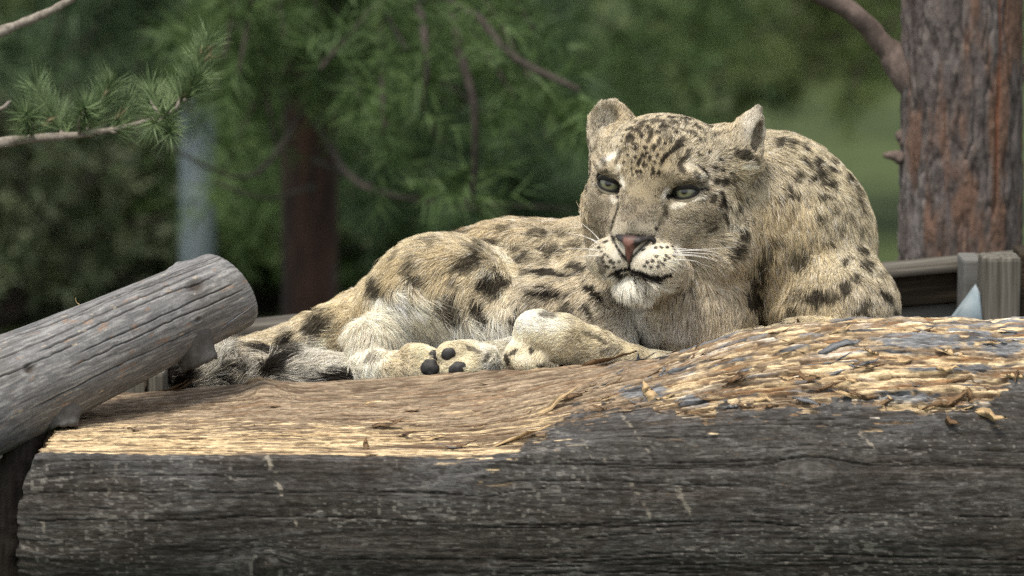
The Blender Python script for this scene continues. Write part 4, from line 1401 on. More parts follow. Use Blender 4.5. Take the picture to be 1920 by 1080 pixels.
# coat: pixel x, y, lie of the fur (picture right, down), length in pixels, colour
COAT = [
    (1190, 400, 0, -1, 6, (0.29, 0.245, 0.175)), (1195, 435, 0, -1, 5, (0.31, 0.275, 0.21)), (1205, 360, 0, -1, 5, (0.35, 0.29, 0.19)),
    (1220, 300, 0, -1, 8, (0.44, 0.36, 0.225)), (1200, 270, -.1, -1, 10, (0.45, 0.37, 0.24)), (1260, 240, .1, -1, 13, GREY), (1320, 260, .5, -.8, 15, GREY),
    (1170, 290, -.3, -1, 8, (0.46, 0.39, 0.26)), (1120, 310, -.8, -.3, 8, (0.42, 0.36, 0.26)), (1130, 375, -.6, .4, 5, (0.36, 0.31, 0.225)),
    (1125, 415, -.6, .6, 6, (0.29, 0.245, 0.175)), (1290, 395, 1, .35, 7, (0.37, 0.315, 0.22)), (1330, 400, 1, .35, 9, (0.31, 0.26, 0.18)),
    (1260, 425, 1, .5, 6, (0.30, 0.255, 0.18)), (1300, 430, 1, .5, 9, (0.40, 0.345, 0.25)), (1330, 340, 1, 0, 10, (0.48, 0.42, 0.31)),
    (1370, 415, 1, .5, 18, (0.62, 0.55, 0.41)), (1340, 470, .8, .55, 20, (0.66, 0.58, 0.43)), (1300, 480, .8, .5, 14, (0.64, 0.56, 0.42)),
    (1310, 500, .4, .9, 22, (0.50, 0.43, 0.31)), (1390, 480, .6, .8, 22, (0.52, 0.44, 0.31)), (1390, 340, 1, .1, 18, (0.52, 0.44, 0.29)),
    (1240, 470, 1, .3, 5, (0.74, 0.67, 0.52)), (1135, 475, -1, .4, 5, (0.66, 0.60, 0.47)), (1205, 488, .3, 1, 4, (0.66, 0.61, 0.50)),
    (1160, 490, -.3, 1, 4, (0.62, 0.57, 0.46)), (1195, 535, 0, 1, 20, (0.76, 0.72, 0.62)), (1215, 545, .2, 1, 20, (0.74, 0.69, 0.58)), (1175, 545, -.2, 1, 18, (0.74, 0.70, 0.60)),
    (1240, 560, .2, 1, 20, (0.44, 0.37, 0.27)), (1290, 560, .1, 1, 24, (0.45, 0.385, 0.285)), (1280, 610, 0, 1, 22, (0.58, 0.53, 0.45)),
    (1190, 600, -.1, 1, 20, (0.62, 0.58, 0.51)), (1340, 590, .1, 1, 24, (0.46, 0.39, 0.28)),
    (1440, 480, .05, 1, 24, TAWN), (1420, 570, 0, 1, 24, (0.52, 0.42, 0.255)), (1450, 330, .5, .8, 20, GREY), (1460, 400, .2, 1, 22, TAWN),
    (1500, 290, .5, .9, 18, (0.46, 0.40, 0.275)), (1560, 390, .35, 1, 18, (0.47, 0.41, 0.285)), (1510, 450, .1, 1, 20, (0.50, 0.415, 0.26)),
    (1600, 480, .3, 1, 18, (0.45, 0.395, 0.28)), (1630, 570, .25, 1, 17, (0.46, 0.40, 0.29)), (1540, 580, -.3, 1, 17, (0.52, 0.44, 0.29)),
    (1430, 613, -1, .25, 12, (0.50, 0.41, 0.26)), (1290, 645, -1, .1, 9, (0.50, 0.41, 0.27)), (1195, 656, -1, .1, 10, (0.66, 0.57, 0.39)), (1245, 660, -1, .1, 9, (0.74, 0.66, 0.48)),
    (1130, 230, .25, -.7, 12, (0.44, 0.40, 0.325)), (1110, 220, -.3, -1, 11, (0.52, 0.46, 0.34)), (1165, 225, .3, -1, 10, (0.50, 0.42, 0.28)), (1150, 275, -.1, -1, 9, GREY),
    (1370, 240, .5, -.9, 15, (0.50, 0.42, 0.28)), (1412, 235, .1, -1, 7, (0.52, 0.48, 0.40)), (1350, 225, .2, -1, 15, (0.50, 0.44, 0.33)),
    (1000, 415, -1, .1, 20, (0.48, 0.40, 0.27)), (1080, 410, -1, 0, 20, (0.52, 0.44, 0.30)), (1050, 480, -1, .12, 22, (0.53, 0.46, 0.33)),
    (1060, 560, -.8, .4, 20, (0.50, 0.43, 0.31)), (1130, 600, -.4, .8, 16, (0.50, 0.44, 0.335)), (900, 440, -1, .3, 20, (0.49, 0.40, 0.25)),
    (940, 490, -1, .3, 22, (0.60, 0.52, 0.36)), (830, 500, -.7, .6, 22, (0.55, 0.455, 0.29)), (740, 510, -.9, .5, 22, (0.56, 0.46, 0.28)), (900, 545, -.6, .6, 22, (0.56, 0.48, 0.33)),
    (690, 560, -.6, .8, 22, (0.58, 0.48, 0.30)), (665, 600, -.8, .6, 22, (0.60, 0.51, 0.34)), (735, 562, 1, .25, 28, WHITE), (790, 590, .8, .5, 30, (0.70, 0.64, 0.50)), (860, 620, .5, .7, 34, WHITE),
    (930, 635, .4, .8, 28, (0.78, 0.75, 0.68)), (770, 640, .3, .9, 26, (0.74, 0.69, 0.58)), (640, 590, -1, .6, 24, (0.58, 0.485, 0.31)), (560, 625, -1, .5, 26, (0.56, 0.48, 0.335)),
    (600, 655, -1, .4, 26, (0.74, 0.67, 0.50)), (460, 665, -1, .2, 28, (0.50, 0.445, 0.345)), (350, 690, .7, -.6, 30, (0.50, 0.47, 0.41)),
    (430, 695, .8, -.5, 32, (0.62, 0.60, 0.54)), (540, 690, .9, -.3, 30, (0.58, 0.55, 0.48)), (630, 695, 1, .1, 26, (0.60, 0.57, 0.50)), (680, 625, -.2, 1, 22, (0.72, 0.66, 0.53)), (690, 670, .1, 1, 18, (0.77, 0.72, 0.59)),
    (745, 685, 1, .1, 13, CREAM), (790, 668, 1, 0, 9, (0.70, 0.62, 0.44)), (880, 670, -1, .1, 8, (0.70, 0.62, 0.44)), (845, 650, -1, -.1, 7, (0.66, 0.58, 0.40)), (925, 665, -1, 0, 14, (0.76, 0.72, 0.62)),
    (1000, 600, -1, .1, 11, (0.82, 0.77, 0.62)), (1040, 610, -1, .2, 12, (0.76, 0.69, 0.51)), (1090, 640, -1, .1, 10, (0.58, 0.50, 0.33)), (1010, 645, -.5, .8, 10, (0.70, 0.62, 0.44)), (975, 668, -.5, 1, 6, (0.68, 0.60, 0.43)),
]
# marks in the coat: pixel x, y, half length, half width, angle (degrees, anticlockwise), strength, softness, colour
SPOTS = [(615, 605, 30, 24, 60, .8), (553, 640, 26, 20, -40, .95), (508, 655, 26, 10, -10, .85), (718, 526, 24, 16, -50, .7), (785, 497, 14, 22, 0, .45), (792, 520, 20, 15, 30, .65),
         (836, 566, 36, 25, -25, .8), (905, 574, 13, 22, 15, .85), (931, 526, 30, 18, 10, .85), (972, 586, 20, 18, 20, .85), (885, 492, 28, 13, 25, .7), (905, 470, 20, 9, 10, .5), (990, 480, 22, 9, 0, .6),
         (1045, 511, 44, 9, -3, .9), (1042, 547, 38, 7.5, 0, .98), (1120, 546, 28, 8, -52, .95), (1113, 580, 26, 5, -65, .95), (1075, 572, 10, 20, 20, .6), (1020, 437, 22, 9, 0, .5), (1048, 468, 26, 9, 0, .55),
         (1068, 432, 18, 9, 0, .45), (872, 436, 22, 7, 10, .5), (930, 452, 24, 9, 0, .6), (975, 458, 20, 8, -5, .55), (1000, 512, 16, 8, 0, .4), (1090, 495, 20, 8, -30, .7), (955, 430, 18, 6, 0, .4), (1010, 560, 16, 9, 0, .3),
         (1035, 590, 18, 8, 0, .5), (700, 660, 9, 14, 0, .35), (1130, 500, 8, 18, 20, .5), (1095, 455, 14, 7, 0, .5), (760, 470, 14, 7, 20, .35), (820, 455, 16, 7, 15, .4), (1120, 632, 26, 4, -20, .5), (860, 520, 14, 8, 30, .3),
         (345, 703, 12, 38, -32, .98), (424, 700, 13, 38, -42, .98), (503, 688, 36, 12, 42, .95), (600, 706, 48, 10, 6, .97), (445, 668, 26, 7, 8, .5), (395, 660, 30, 8, 10, .45), (320, 700, 10, 30, -20, .6),
         # neck and chest
         (1428, 470, 9, 26, -15, .5), (1425, 502, 12, 32, -20, .75), (1411, 552, 18, 22, 10, .88), (1445, 432, 16, 10, 20, .3), (1500, 478, 22, 20, 0, .45), (1505, 470, 8, 20, 10, .4), (1395, 520, 8, 20, 0, .4),
         # shoulder
         (1452, 264, 9, 7, 0, .7), (1470, 268, 9, 7, 20, .6), (1498, 272, 9, 9, 0, .7), (1496, 295, 8, 11, 0, .75), (1523, 298, 11, 11, 0, .85), (1524, 262, 9, 6, -20, .7), (1550, 280, 8, 9, -30, .7), (1553, 294, 8, 10, -30, .75),
         (1547, 312, 11, 9, -20, .85), (1515, 325, 10, 8, 0, .8), (1540, 339, 9, 6, -20, .6), (1483, 320, 7, 9, 0, .6), (1472, 345, 9, 8, -30, .6), (1487, 357, 11, 7, -15, .7), (1535, 359, 11, 7, 0, .75), (1512, 371, 7, 7, 0, .45), (1468, 352, 8, 9, 0, .5),
         (1558, 380, 7, 9, 0, .5), (1527, 397, 10, 9, 20, .7), (1518, 428, 9, 7, 0, .4), (1585, 395, 8, 10, 0, .45), (1582, 325, 9, 11, -60, .75), (1598, 345, 7, 10, -60, .65), (1600, 365, 6, 12, 0, .5), (1578, 305, 8, 10, -40, .7), (1563, 280, 9, 7, -40, .6), (1610, 385, 5, 11, 0, .45),
         (1547, 445, 11, 6, 0, .6), (1575, 415, 8, 8, 0, .4), (1605, 420, 6, 9, 0, .4), (1603, 462, 9, 12, 15, .6), (1581, 485, 10, 10, -20, .75), (1617, 493, 8, 14, 20, .75), (1598, 510, 8, 9, 0, .6), (1583, 532, 13, 16, 30, .8), (1533, 547, 20, 14, 0, .8), (1555, 543, 12, 12, 0, .5),
         (1500, 535, 10, 10, 0, .5), (1490, 578, 14, 10, 0, .6), (1605, 578, 16, 8, 25, .8), (1630, 588, 13, 8, 20, .8), (1655, 545, 18, 6, -35, .75), (1620, 560, 13, 6, 20, .55), (1680, 577, 14, 8, -50, .7), (1665, 520, 8, 5, -50, .4), (1585, 600, 10, 5, 0, .7), (1475, 605, 34, 4, -4, .75), (1645, 510, 7, 10, 0, .3),
         # paws
         (965, 658, 10, 4, 35, .7), (952, 672, 5, 13, 15, .8), (998, 655, 5, 7, -30, .75), (1016, 682, 9, 5, 0, .8), (890, 655, 16, 4, -25, .5), (915, 672, 4, 12, -30, .5), (905, 697, 10, 4, 0, .6), (1235, 637, 8, 5, 0, .4), (1150, 655, 20, 7, 5, .35), (722, 655, 7, 16, -10, .4),
         # face
         (1353, 344, 9, 6, -70, .5), (1352, 374, 13, 5, -65, .95), (1340, 340, 6, 5, 0, .8), (1357, 338, 7, 5, 0, .75), (1380, 362, 5, 4, 0, .7), (1383, 382, 9, 6, 40, .8), (1392, 398, 6, 5, 40, .75), (1356, 399, 7, 5, 20, .6), (1384, 432, 9, 8, 45, .8), (1364, 465, 14, 10, 10, .8),
         (1330, 428, 10, 4, 25, .4), (1320, 322, 14, 4, -50, .85), (1312, 316, 8, 4, -30, .7), (1300, 330, 5, 8, 10, .5), (1287, 291, 4, 7, 0, .8), (1275, 315, 6, 14, 10, .6), (1333, 370, 5, 7, 0, .6), (1405, 405, 6, 4, 0, .5),
         (1296, 252, 10, 4, -20, .6), (1310, 268, 8, 4, -30, .5), (1280, 262, 6, 5, 0, .5), (1326, 238, 10, 4, -25, .6), (1345, 255, 8, 4, 30, .4), (1385, 292, 16, 7, 0, .65), (1400, 300, 14, 6, 0, .5), (1342, 225, 5, 10, -20, .4),
         (1272, 275, 8, 8, 30, .85), (1262, 285, 8, 5, 30, .85), (1249, 297, 12, 3.5, 50, .9), (1241, 310, 8, 3, 60, .85), (1225, 322, 3.5, 9, 0, .85), (1236, 328, 3, 5, 0, .75), (1233, 295, 5, 4, 45, .8), (1218, 302, 3.5, 6, 0, .8),
         (1207, 312, 3, 6, 0, .8), (1197, 311, 3.5, 4.5, 0, .85), (1205, 297, 4, 4, 0, .8), (1192, 281, 4, 8, 0, .8), (1209, 283, 4, 3.5, 0, .75), (1195, 326, 3.5, 3.5, 0, .8), (1201, 326, 2.5, 4, 0, .8), (1184, 321, 2.5, 4, 0, .7), (1186, 331, 3, 3, 0, .6),
         (1190, 299, 3, 4, 0, .7), (1220, 255, 5, 9, -15, .7), (1195, 245, 12, 4, 25, .6), (1180, 268, 10, 4, 30, .5), (1236, 268, 4, 9, -10, .7), (1245, 240, 6, 10, -10, .55), (1262, 232, 12, 5, 0, .55), (1230, 228, 14, 5, 0, .55), (1205, 232, 12, 4, 20, .55), (1290, 225, 12, 5, 0, .5), (1178, 258, 4, 8, -30, .4),
         (1250, 258, 9, 8, 0, .4), (1215, 268, 5, 5, 0, .6), (1227, 280, 4, 7, -20, .7), (1158, 300, 4, 12, -20, .4), (1172, 285, 8, 4, 35, .4), (1135, 305, 4, 9, 20, .5)]
PALE = [(1160, 320, 9, 5, 55, .5), (1145, 297, 20, 7, 30, .7), (1124, 318, 12, 6, 50, .4), (1151, 372, 7, 8, 0, .8), (1168, 346, 4, 14, 10, .75), (1246, 366, 6, 14, -25, .75), (1268, 384, 16, 5, 10, .65), (1306, 371, 16, 4, 22, .8), (1310, 333, 10, 10, 0, .7), (1290, 306, 10, 16, 0, .35),
        (1371, 415, 11, 8, -15, .95), (1392, 345, 16, 12, 0, .25), (1395, 316, 16, 6, -5, .6), (1270, 470, 10, 16, 0, .6), (1195, 545, 40, 16, 0, .5), (1160, 470, 10, 22, -15, .5), (1212, 470, 24, 8, 25, .5), (1118, 345, 8, 4, -40, .5), (1335, 300, 14, 8, 0, .3),
        (1005, 602, 40, 20, 0, .9), (1050, 612, 26, 14, 0, .6), (680, 640, 26, 34, 0, .3), (870, 622, 60, 20, 0, .5), (985, 672, 20, 10, 0, .4), (1195, 600, 30, 40, 0, .3), (735, 560, 46, 13, -12, .9), (950, 480, 16, 26, 30, .5), (915, 508, 20, 8, 20, .5), (600, 645, 30, 20, -30, .6)]
# dark lines: polyline, half width, strength
LINES = [([(1262, 346), (1285, 339), (1310, 345), (1322, 352)], 4.0, .4), ([(1122, 328), (1140, 324), (1158, 334)], 4.0, .35), ([(1243, 395), (1234, 420), (1227, 442)], 4.0, .35), ([(1160, 378), (1158, 395), (1150, 412), (1147, 440), (1150, 455)], 2.4, .55), ([(1122, 331), (1132, 329), (1148, 332), (1160, 342), (1162, 356)], 3.2, .97), ([(1124, 333), (1132, 346), (1143, 355), (1158, 358)], 3.0, .95),
         ([(1258, 366), (1266, 353), (1284, 348), (1302, 351), (1320, 354)], 3.4, .97), ([(1258, 366), (1268, 373), (1285, 377), (1300, 370), (1309, 358)], 3.0, .95), ([(1250, 369), (1262, 363)], 5.0, .95), ([(1158, 362), (1164, 352)], 4.0, .9), ([(1160, 350), (1160, 366)], 3.0, .9),
         ([(1180, 484), (1180, 503)], 2.2, .97), ([(1156, 507), (1160, 508), (1166, 505), (1180, 502), (1194, 507), (1212, 514), (1232, 517), (1246, 515), (1253, 512)], 4.4, 1.0), ([(1150, 512), (1168, 514), (1184, 512), (1204, 517), (1226, 522), (1240, 519)], 4.6, .85),
         ([(1108, 300), (1101, 330), (1102, 355)], 3.0, .6), ([(1104, 268), (1108, 290)], 3.5, .6), ([(1150, 442), (1156, 462), (1168, 480), (1179, 488), (1192, 476), (1210, 458), (1222, 446)], 3.0, .9), ([(1152, 445), (1175, 442), (1196, 446), (1222, 443)], 3.0, .55),
         ([(1240, 418), (1246, 400), (1244, 388)], 4.0, .4), ([(1335, 412), (1318, 424), (1300, 436)], 4.0, .3), ([(1120, 345), (1130, 362)], 2.5, .5), ([(1325, 362), (1312, 376)], 3.0, .3)]
WDOTS = [(1240, 283), (1212, 292), (1200, 304), (1229, 308), (1214, 314), (1183, 306), (1177, 296), (1221, 331), (1246, 275), (1203, 262), (1186, 275), (1230, 250), (1256, 270), (1268, 252), (1284, 240), (1215, 243), (1300, 238), (1170, 310), (1296, 285), (1306, 292), (1280, 300), (1328, 292), (1345, 300), (1335, 312), (1350, 318), (1365, 325), (1372, 345), (1365, 380), (1375, 395), (1345, 385), (1395, 372), (1226, 464), (1237, 463), (1248, 463), (1257, 461), (1213, 489), (1222, 487), (1233, 489), (1244, 486), (1252, 483), (1261, 477), (1219, 498), (1232, 497), (1208, 497), (1241, 494), (1263, 468), (1129, 445), (1137, 452), (1128, 471), (1134, 477), (1141, 481), (1126, 462), (1133, 490),
         (1138, 498), (1144, 490), (1151, 491), (1146, 487), (1161, 490), (1229, 430), (1158, 523), (1200, 527), (1205, 533), (1190, 525), (1130, 483), (1142, 500), (1152, 500), (1246, 478), (1228, 480)]


def snow_leopard():
    V, Q = sculpt_leopard()
    root = tag(empty('snow_leopard', tuple(at(1150, 735, 100))),
               'pale snow leopard with dark rosettes lying on the platform, head raised above the log', 'snow leopard')
    body = mesh_np('body', to_world(V), Q)
    bo = put('body', body, root)
    Nw = np.zeros(len(V) * 3, np.float32)
    body.vertices.foreach_get('normal', Nw)
    Nw = Nw.reshape(-1, 3)
    basis = np.stack([RIGHT, FWD, UP], 1)
    N = Nw @ basis                                   # normals in the view frame
    bvh = BVHTree.FromPolygons([Vector(v) for v in V], Q.tolist())
    eye = np.array([0.0, -DIST / PX, 0.0])

    def hit(px, py):
        r = cf(px, py, 0.0) - eye
        h = bvh.ray_cast(Vector(eye), Vector(r).normalized())
        if h[0] is None:
            h = bvh.find_nearest(Vector(cf(px, py, 100.0)))
        return np.array(h[0])

    # ---- coat fields
    cp = np.array([hit(c[0], c[1]) for c in COAT])
    cd = np.array([(c[2], 0.0, -c[3]) for c in COAT])
    cd /= np.linalg.norm(cd, axis=1)[:, None]
    cl = np.array([c[4] for c in COAT], float)
    cc = np.array([c[5] for c in COAT])
    marks = []
    for s in SPOTS:
        marks.append((hit(s[0], s[1]), s[2] * (1.25 if 1100 < s[0] < 1410 and s[1] < 480 else 1.08), s[3] * (1.25 if 1100 < s[0] < 1410 and s[1] < 480 else 1.08), s[4], min(1, s[5] ** 0.6), 0.32 if s[2] > 9 else 0.25, DARK))
    pale = [(hit(s[0], s[1]), s[2], s[3], s[4], s[5], 0.6, (0.80, 0.76, 0.66)) for s in PALE]
    lines = []
    for pts, hw, st in LINES:
        for a, b in zip(pts[:-1], pts[1:]):
            L = math.hypot(b[0] - a[0], b[1] - a[1])
            n = max(1, int(L / (hw * 1.3)))
            for q in range(n + 1):
                x, y = a[0] + (b[0] - a[0]) * q / n, a[1] + (b[1] - a[1]) * q / n
                lines.append((hit(x, y), hw, hw, 0, st, 0.3, (0.012, 0.010, 0.009)))
    dots = [(hit(x, y), 3.7, 3.9 if y < 440 else 3.2, 0, 0.93, 0.35, (0.03, 0.022, 0.016)) for x, y in WDOTS]
    # scattered rosettes on the sides the picture does not show
    r2 = np.random.default_rng(3)
    for q in range(46):                              # dense flecks over the crown
        x, y = r2.uniform(1165, 1345), r2.uniform(214, 268)
        marks.append((hit(x, y), r2.uniform(3, 6.5), r2.uniform(3, 4.5), r2.uniform(40, 140), 0.8, 0.35, DARK))
    for q in range(30):                              # flecks on the cheek and the side of the neck
        x, y = (r2.uniform(1315, 1415), r2.uniform(300, 470)) if q < 18 else (r2.uniform(1425, 1500), r2.uniform(300, 560))
        marks.append((hit(x, y), r2.uniform(4, 9), r2.uniform(3, 5), r2.uniform(-70, -10) if q < 18 else r2.uniform(60, 120), 0.7, 0.4, DARK))
    back = V[(N[:, 1] > 0.15) & (V[:, 1] > 130)]
    for q in r2.choice(len(back), 120, replace=False):
        marks.append((back[q], r2.uniform(9, 22), r2.uniform(8, 16), r2.uniform(0, 180), 0.75, 0.5, DARK))

    def coat(P):
        out_c = np.zeros((len(P), 3))
        out_d = np.zeros((len(P), 3))
        out_l = np.zeros(len(P))
        for s in range(0, len(P), 40000):
            p = P[s:s + 40000]
            d2 = ((p[:, None] - cp[None]) ** 2).sum(-1)
            w = 1 / (d2 + 140.0) ** 1.9
            w /= w.sum(1)[:, None]
            out_c[s:s + 40000] = w @ cc
            out_d[s:s + 40000] = w @ cd
            out_l[s:s + 40000] = w @ cl
        return out_c, out_d, out_l

    def paint(P, C):
        C = C.copy()
        wob = 0.30 * noise(P[:, 0] / 9, P[:, 1] / 9, P[:, 2] / 9, seed=5) + 0.12 * noise(P[:, 0] / 3, P[:, 1] / 3, P[:, 2] / 3, seed=6)
        order = np.argsort(P[:, 0])
        xs = P[order, 0]
        for group in (pale, marks, dots, lines):
            for c, a, b, ang, st, soft, colr in group:
                R = 1.6 * max(a, b) + 2
                i, j = np.searchsorted(xs, [c[0] - R, c[0] + R])
                k = order[i:j]
                k = k[np.abs(P[k, 2] - c[2]) < R]
                if len(k) == 0:
                    continue
                d = P[k] - c
                t = math.radians(ang)
                u = d[:, 0] * math.cos(t) + d[:, 2] * math.sin(t)
                v = -d[:, 0] * math.sin(t) + d[:, 2] * math.cos(t)
                q = np.sqrt((u / a) ** 2 + (v / b) ** 2 + (d[:, 1] / (2.2 * max(a, b) + 6)) ** 2)
                q = q + (wob[k] if a > 6 else 0.4 * wob[k])
                m = st * (1 - sstep(1 - soft, 1 + soft * 0.7, q))
                C[k] = C[k] * (1 - m[:, None]) + np.array(colr) * m[:, None]
        return C

    vc, vd, vl = coat(V)
    vcol = paint(V, vc) * 0.85
    set_col(body, 'coat', vcol)
    body.materials.append(mat_attr('skin_under_fur', 'coat', 0.9, ((900, 900, 900), 0.3, 0.001), 0.1, vary=((900, 900, 900), 0.5)))

    # ---- bare places: eyes, nose leather, pads
    bare = [(hp(u, v, w + 22), 19.0) for u, v, w in EYES] + [(NOSE_C, 20.0)]
    bare += [(hit(x, y), r * 0.72) for x, y, r, *_ in PADS]

    # ---- fur
    tri = np.vstack([Q[:, [0, 1, 2]], Q[:, [0, 2, 3]]])
    A = V[tri]
    area = 0.5 * np.linalg.norm(np.cross(A[:, 1] - A[:, 0], A[:, 2] - A[:, 0]), axis=1)
    tl = vl[tri].mean(1)
    cen = A.mean(1)
    dens = 6.5 / np.clip(tl, 5, 30) * np.where((tl < 10) & (cen[:, 2] > 0) & (cen[:, 0] > 110), 1.7, 1.0)
    dens = np.where(N[tri[:, 0], 1] > 0.35, dens * 0.3, dens)      # thinner undercoat on the far side
    dens = np.where(cen[:, 2] < -205 + 0.105 * cen[:, 1], dens * 0.15, dens)
    wgt = area * dens
    n = int(min(wgt.sum() * 0.95, 680000))
    rng = np.random.default_rng(11)
    ti = np.searchsorted(np.cumsum(wgt) / wgt.sum(), rng.random(n))
    ti = np.minimum(ti, len(tri) - 1)
    r1, r2_ = rng.random(n), rng.random(n)
    sq = np.sqrt(r1)
    bw = np.stack([1 - sq, sq * (1 - r2_), sq * r2_], -1)[..., None]
    P = (V[tri[ti]] * bw).sum(1)
    NN = (N[tri[ti]] * bw).sum(1)
    NN /= np.linalg.norm(NN, axis=1)[:, None] + 1e-9
    keep = np.ones(n, bool)
    for c, r in bare:
        keep &= ((P - c) ** 2).sum(1) > r * r
    P, NN = P[keep], NN[keep]
    n = len(P)
    c, d, L = coat(P)
    C = paint(P, c)
    L = L * (1 + 0.5 * sstep(12, 20, L))
    # lie of the fur, combed over the skin with drifting locks
    lock = np.stack([noise(P[:, 0] / s1, P[:, 1] / s1, P[:, 2] / s1, seed=40 + q) for q, s1 in enumerate((16, 16, 16))], -1)
    big = np.stack([noise(P[:, 0] / 55, P[:, 1] / 55, P[:, 2] / 55, seed=50 + q) for q in range(3)], -1)
    d = d / (np.linalg.norm(d, axis=1)[:, None] + 1e-6)
    short = np.clip(L / 14, 0.25, 1)[:, None]
    d = d + lock * 0.55 * short + big * 0.35 * short + rng.normal(0, 0.22, (n, 3))
    tang = d - (d * NN).sum(1)[:, None] * NN
    tang /= np.linalg.norm(tang, axis=1)[:, None] + 1e-6
    Ln = L * rng.uniform(0.6, 1.2, n) * (1 + 0.25 * lock[:, 0])
    Ln = np.clip(Ln, 2.5, None)
    lift = 0.38 + 0.24 * rng.random(n) + 0.18 * lock[:, 1]
    ts = np.linspace(0, 1, 5)
    pts = np.empty((n, 5, 3))
    for q, t in enumerate(ts):
        pts[:, q] = P - NN * 1.0 + Ln[:, None] * (NN * (lift * (t - 0.55 * t * t))[:, None] + tang * (t * (0.80 + 0.15 * t)) - np.array([0, 0, 1]) * 0.10 * t * t * short)
    # gather neighbouring tips into tufts
    kd_n = max(1, n // 22)
    tuft = rng.choice(n, kd_n, replace=False)
    kd = KDTree(kd_n)
    for q, idn in enumerate(tuft):
        kd.insert(Vector(P[idn]), q)
    kd.balance()
    own = np.array([kd.find(Vector(p))[1] for p in P])
    tip = pts[tuft[own]]
    near = np.linalg.norm(P - P[tuft[own]], axis=1) < 20
    cl_w = (0.62 * rng.random(n) * near * (L > 7))[:, None]
    for q, t in enumerate(ts):
        pts[:, q] = pts[:, q] * (1 - cl_w * t) + tip[:, q] * cl_w * t
    # colour of each hair
    vary = np.exp(rng.normal(0, 0.13, n) + 0.15 * lock[:, 2] + 0.10 * big[:, 0])
    grey = rng.random(n) < np.where(L < 11, 0.22, 0.12) * (0.4 + 1.2 * (lock[:, 0] > 0)) * sstep(0.66, 0.50, C.mean(1))
    C = C * 0.97 + C.mean(1)[:, None] * np.array([0.04, 0.04, 0.03])      # a slightly greyer coat
    C = C * vary[:, None]
    C[grey] *= np.array([0.38, 0.35, 0.33])
    lum = C.mean(1)
    frost = (rng.random(n) < 0.10) & (lum > 0.22)
    C[frost] = C[frost] * 0.5 + 0.36
    C = np.clip(C * np.where(C.mean(1) > 0.15, 1.2, 0.7)[:, None], 0.005, 0.90)
    rad = np.clip(0.24 + 0.009 * L, 0.24, 0.46) * rng.uniform(0.8, 1.2, n)
    fur = bpy.data.hair_curves.new('fur')
    fur.add_curves([5] * n)
    fur.position_data.foreach_set('vector', to_world(pts.reshape(-1, 3)).astype(np.float32).ravel())
    ra = fur.attributes.get('radius') or fur.attributes.new('radius', 'FLOAT', 'POINT')
    prof = np.array([1.0, 1.0, 0.85, 0.6, 0.15])
    ra.data.foreach_set('value', (rad[:, None] * prof[None] * PX).astype(np.float32).ravel())
    ca = fur.attributes.new('coat', 'FLOAT_COLOR', 'CURVE')
    c4 = np.ones((n, 4), np.float32)
    c4[:, :3] = C
    ca.data.foreach_set('color', c4.ravel())
    m, nn, ll, b = mat_new('fur')
    a = nn.new('ShaderNodeAttribute')
    a.attribute_name = 'coat'
    ll.new(a.outputs['Color'], b.inputs['Base Color'])
    b.inputs['Roughness'].default_value = 0.6
    b.inputs['Specular IOR Level'].default_value = 0.25
    fo = put('fur', fur, root, None)
    fur.materials.append(m)
    tag(fo, 'dense cream and grey fur with dark brown rosettes')
    print('LEO verts', len(V), 'hairs', n)

    # ---- eyes
    m_eye = eye_material()
    for s, (u, v, w) in zip((-1, 1), EYES):
        import bmesh
        bm = bmesh.new()
        bmesh.ops.create_uvsphere(bm, u_segments=40, v_segments=28, radius=EYE_R * PX)
        me = bpy.data.meshes.new('eye')
        bm.to_mesh(me)
        bm.free()
        me.polygons.foreach_set('use_smooth', np.ones(len(me.polygons), bool))
        o = put('eye', me, None, m_eye)
        g = basis @ (HM @ np.array([GAZE[0], GAZE[1], 1.0]))
        q = Vector(g).to_track_quat('Z', 'Y')
        mw = Matrix.Translation(Vector(to_world(hp(u, v, w)))) @ q.to_matrix().to_4x4()
        o.parent = root
        o.matrix_parent_inverse = root.matrix_world.inverted()
        o.matrix_world = mw
        # lids: a close-fitting shell round an almond opening, dark at the rim
        na, nr = 48, 12
        an = np.linspace(0, 2 * np.pi, na, endpoint=False)
        rr = np.linspace(0, 1, nr)
        AN, RR = np.meshgrid(an, rr, indexing='ij')
        ca_, sa_ = np.cos(AN), np.sin(AN)
        inner_x, inner_y = 21.5 * ca_, np.where(sa_ > 0, 5.0, 9.0) * sa_ * (1 - 0.12 * ca_ ** 2)
        outer_x, outer_y = 36.0 * ca_, np.where(sa_ > 0, 25.0, 25.0) * sa_
        x, y = mix(inner_x, outer_x, RR), mix(inner_y, outer_y, RR)
        tl_ = math.radians(s * 13)
        ux, vy = x * math.cos(tl_) - y * math.sin(tl_), x * math.sin(tl_) + y * math.cos(tl_)
        rad_ = EYE_R + 0.6 + 2.6 * np.sin(np.clip(RR * 3.0, 0, 1) * np.pi * 0.5) + 1.5 * (sa_ > 0) * np.sin(RR * np.pi)
        ww = np.sqrt(np.maximum(rad_ ** 2 - ux ** 2 - vy ** 2, 0)) - 7 * RR ** 2
        pv = np.stack([ux + u, vy + v, ww + w], -1).reshape(-1, 3) @ HM.T + HEAD
        i_, j_ = np.meshgrid(np.arange(na), np.arange(nr - 1), indexing='ij')
        i2 = (i_ + 1) % na
        lf = np.stack([i_ * nr + j_, i_ * nr + j_ + 1, i2 * nr + j_ + 1, i2 * nr + j_], -1).reshape(-1, 4)
        lm = mesh_np('eyelid', to_world(pv), lf)
        lc = coat(pv)[0]
        lc = mixc(lc * np.where(sa_ > 0, 0.62, 0.85).ravel()[:, None], (0.70, 0.66, 0.56), (sstep(0.25, 0.4, RR) * sstep(0.75, 0.5, RR) * (0.08 + 0.6 * (sa_ < 0))).ravel())
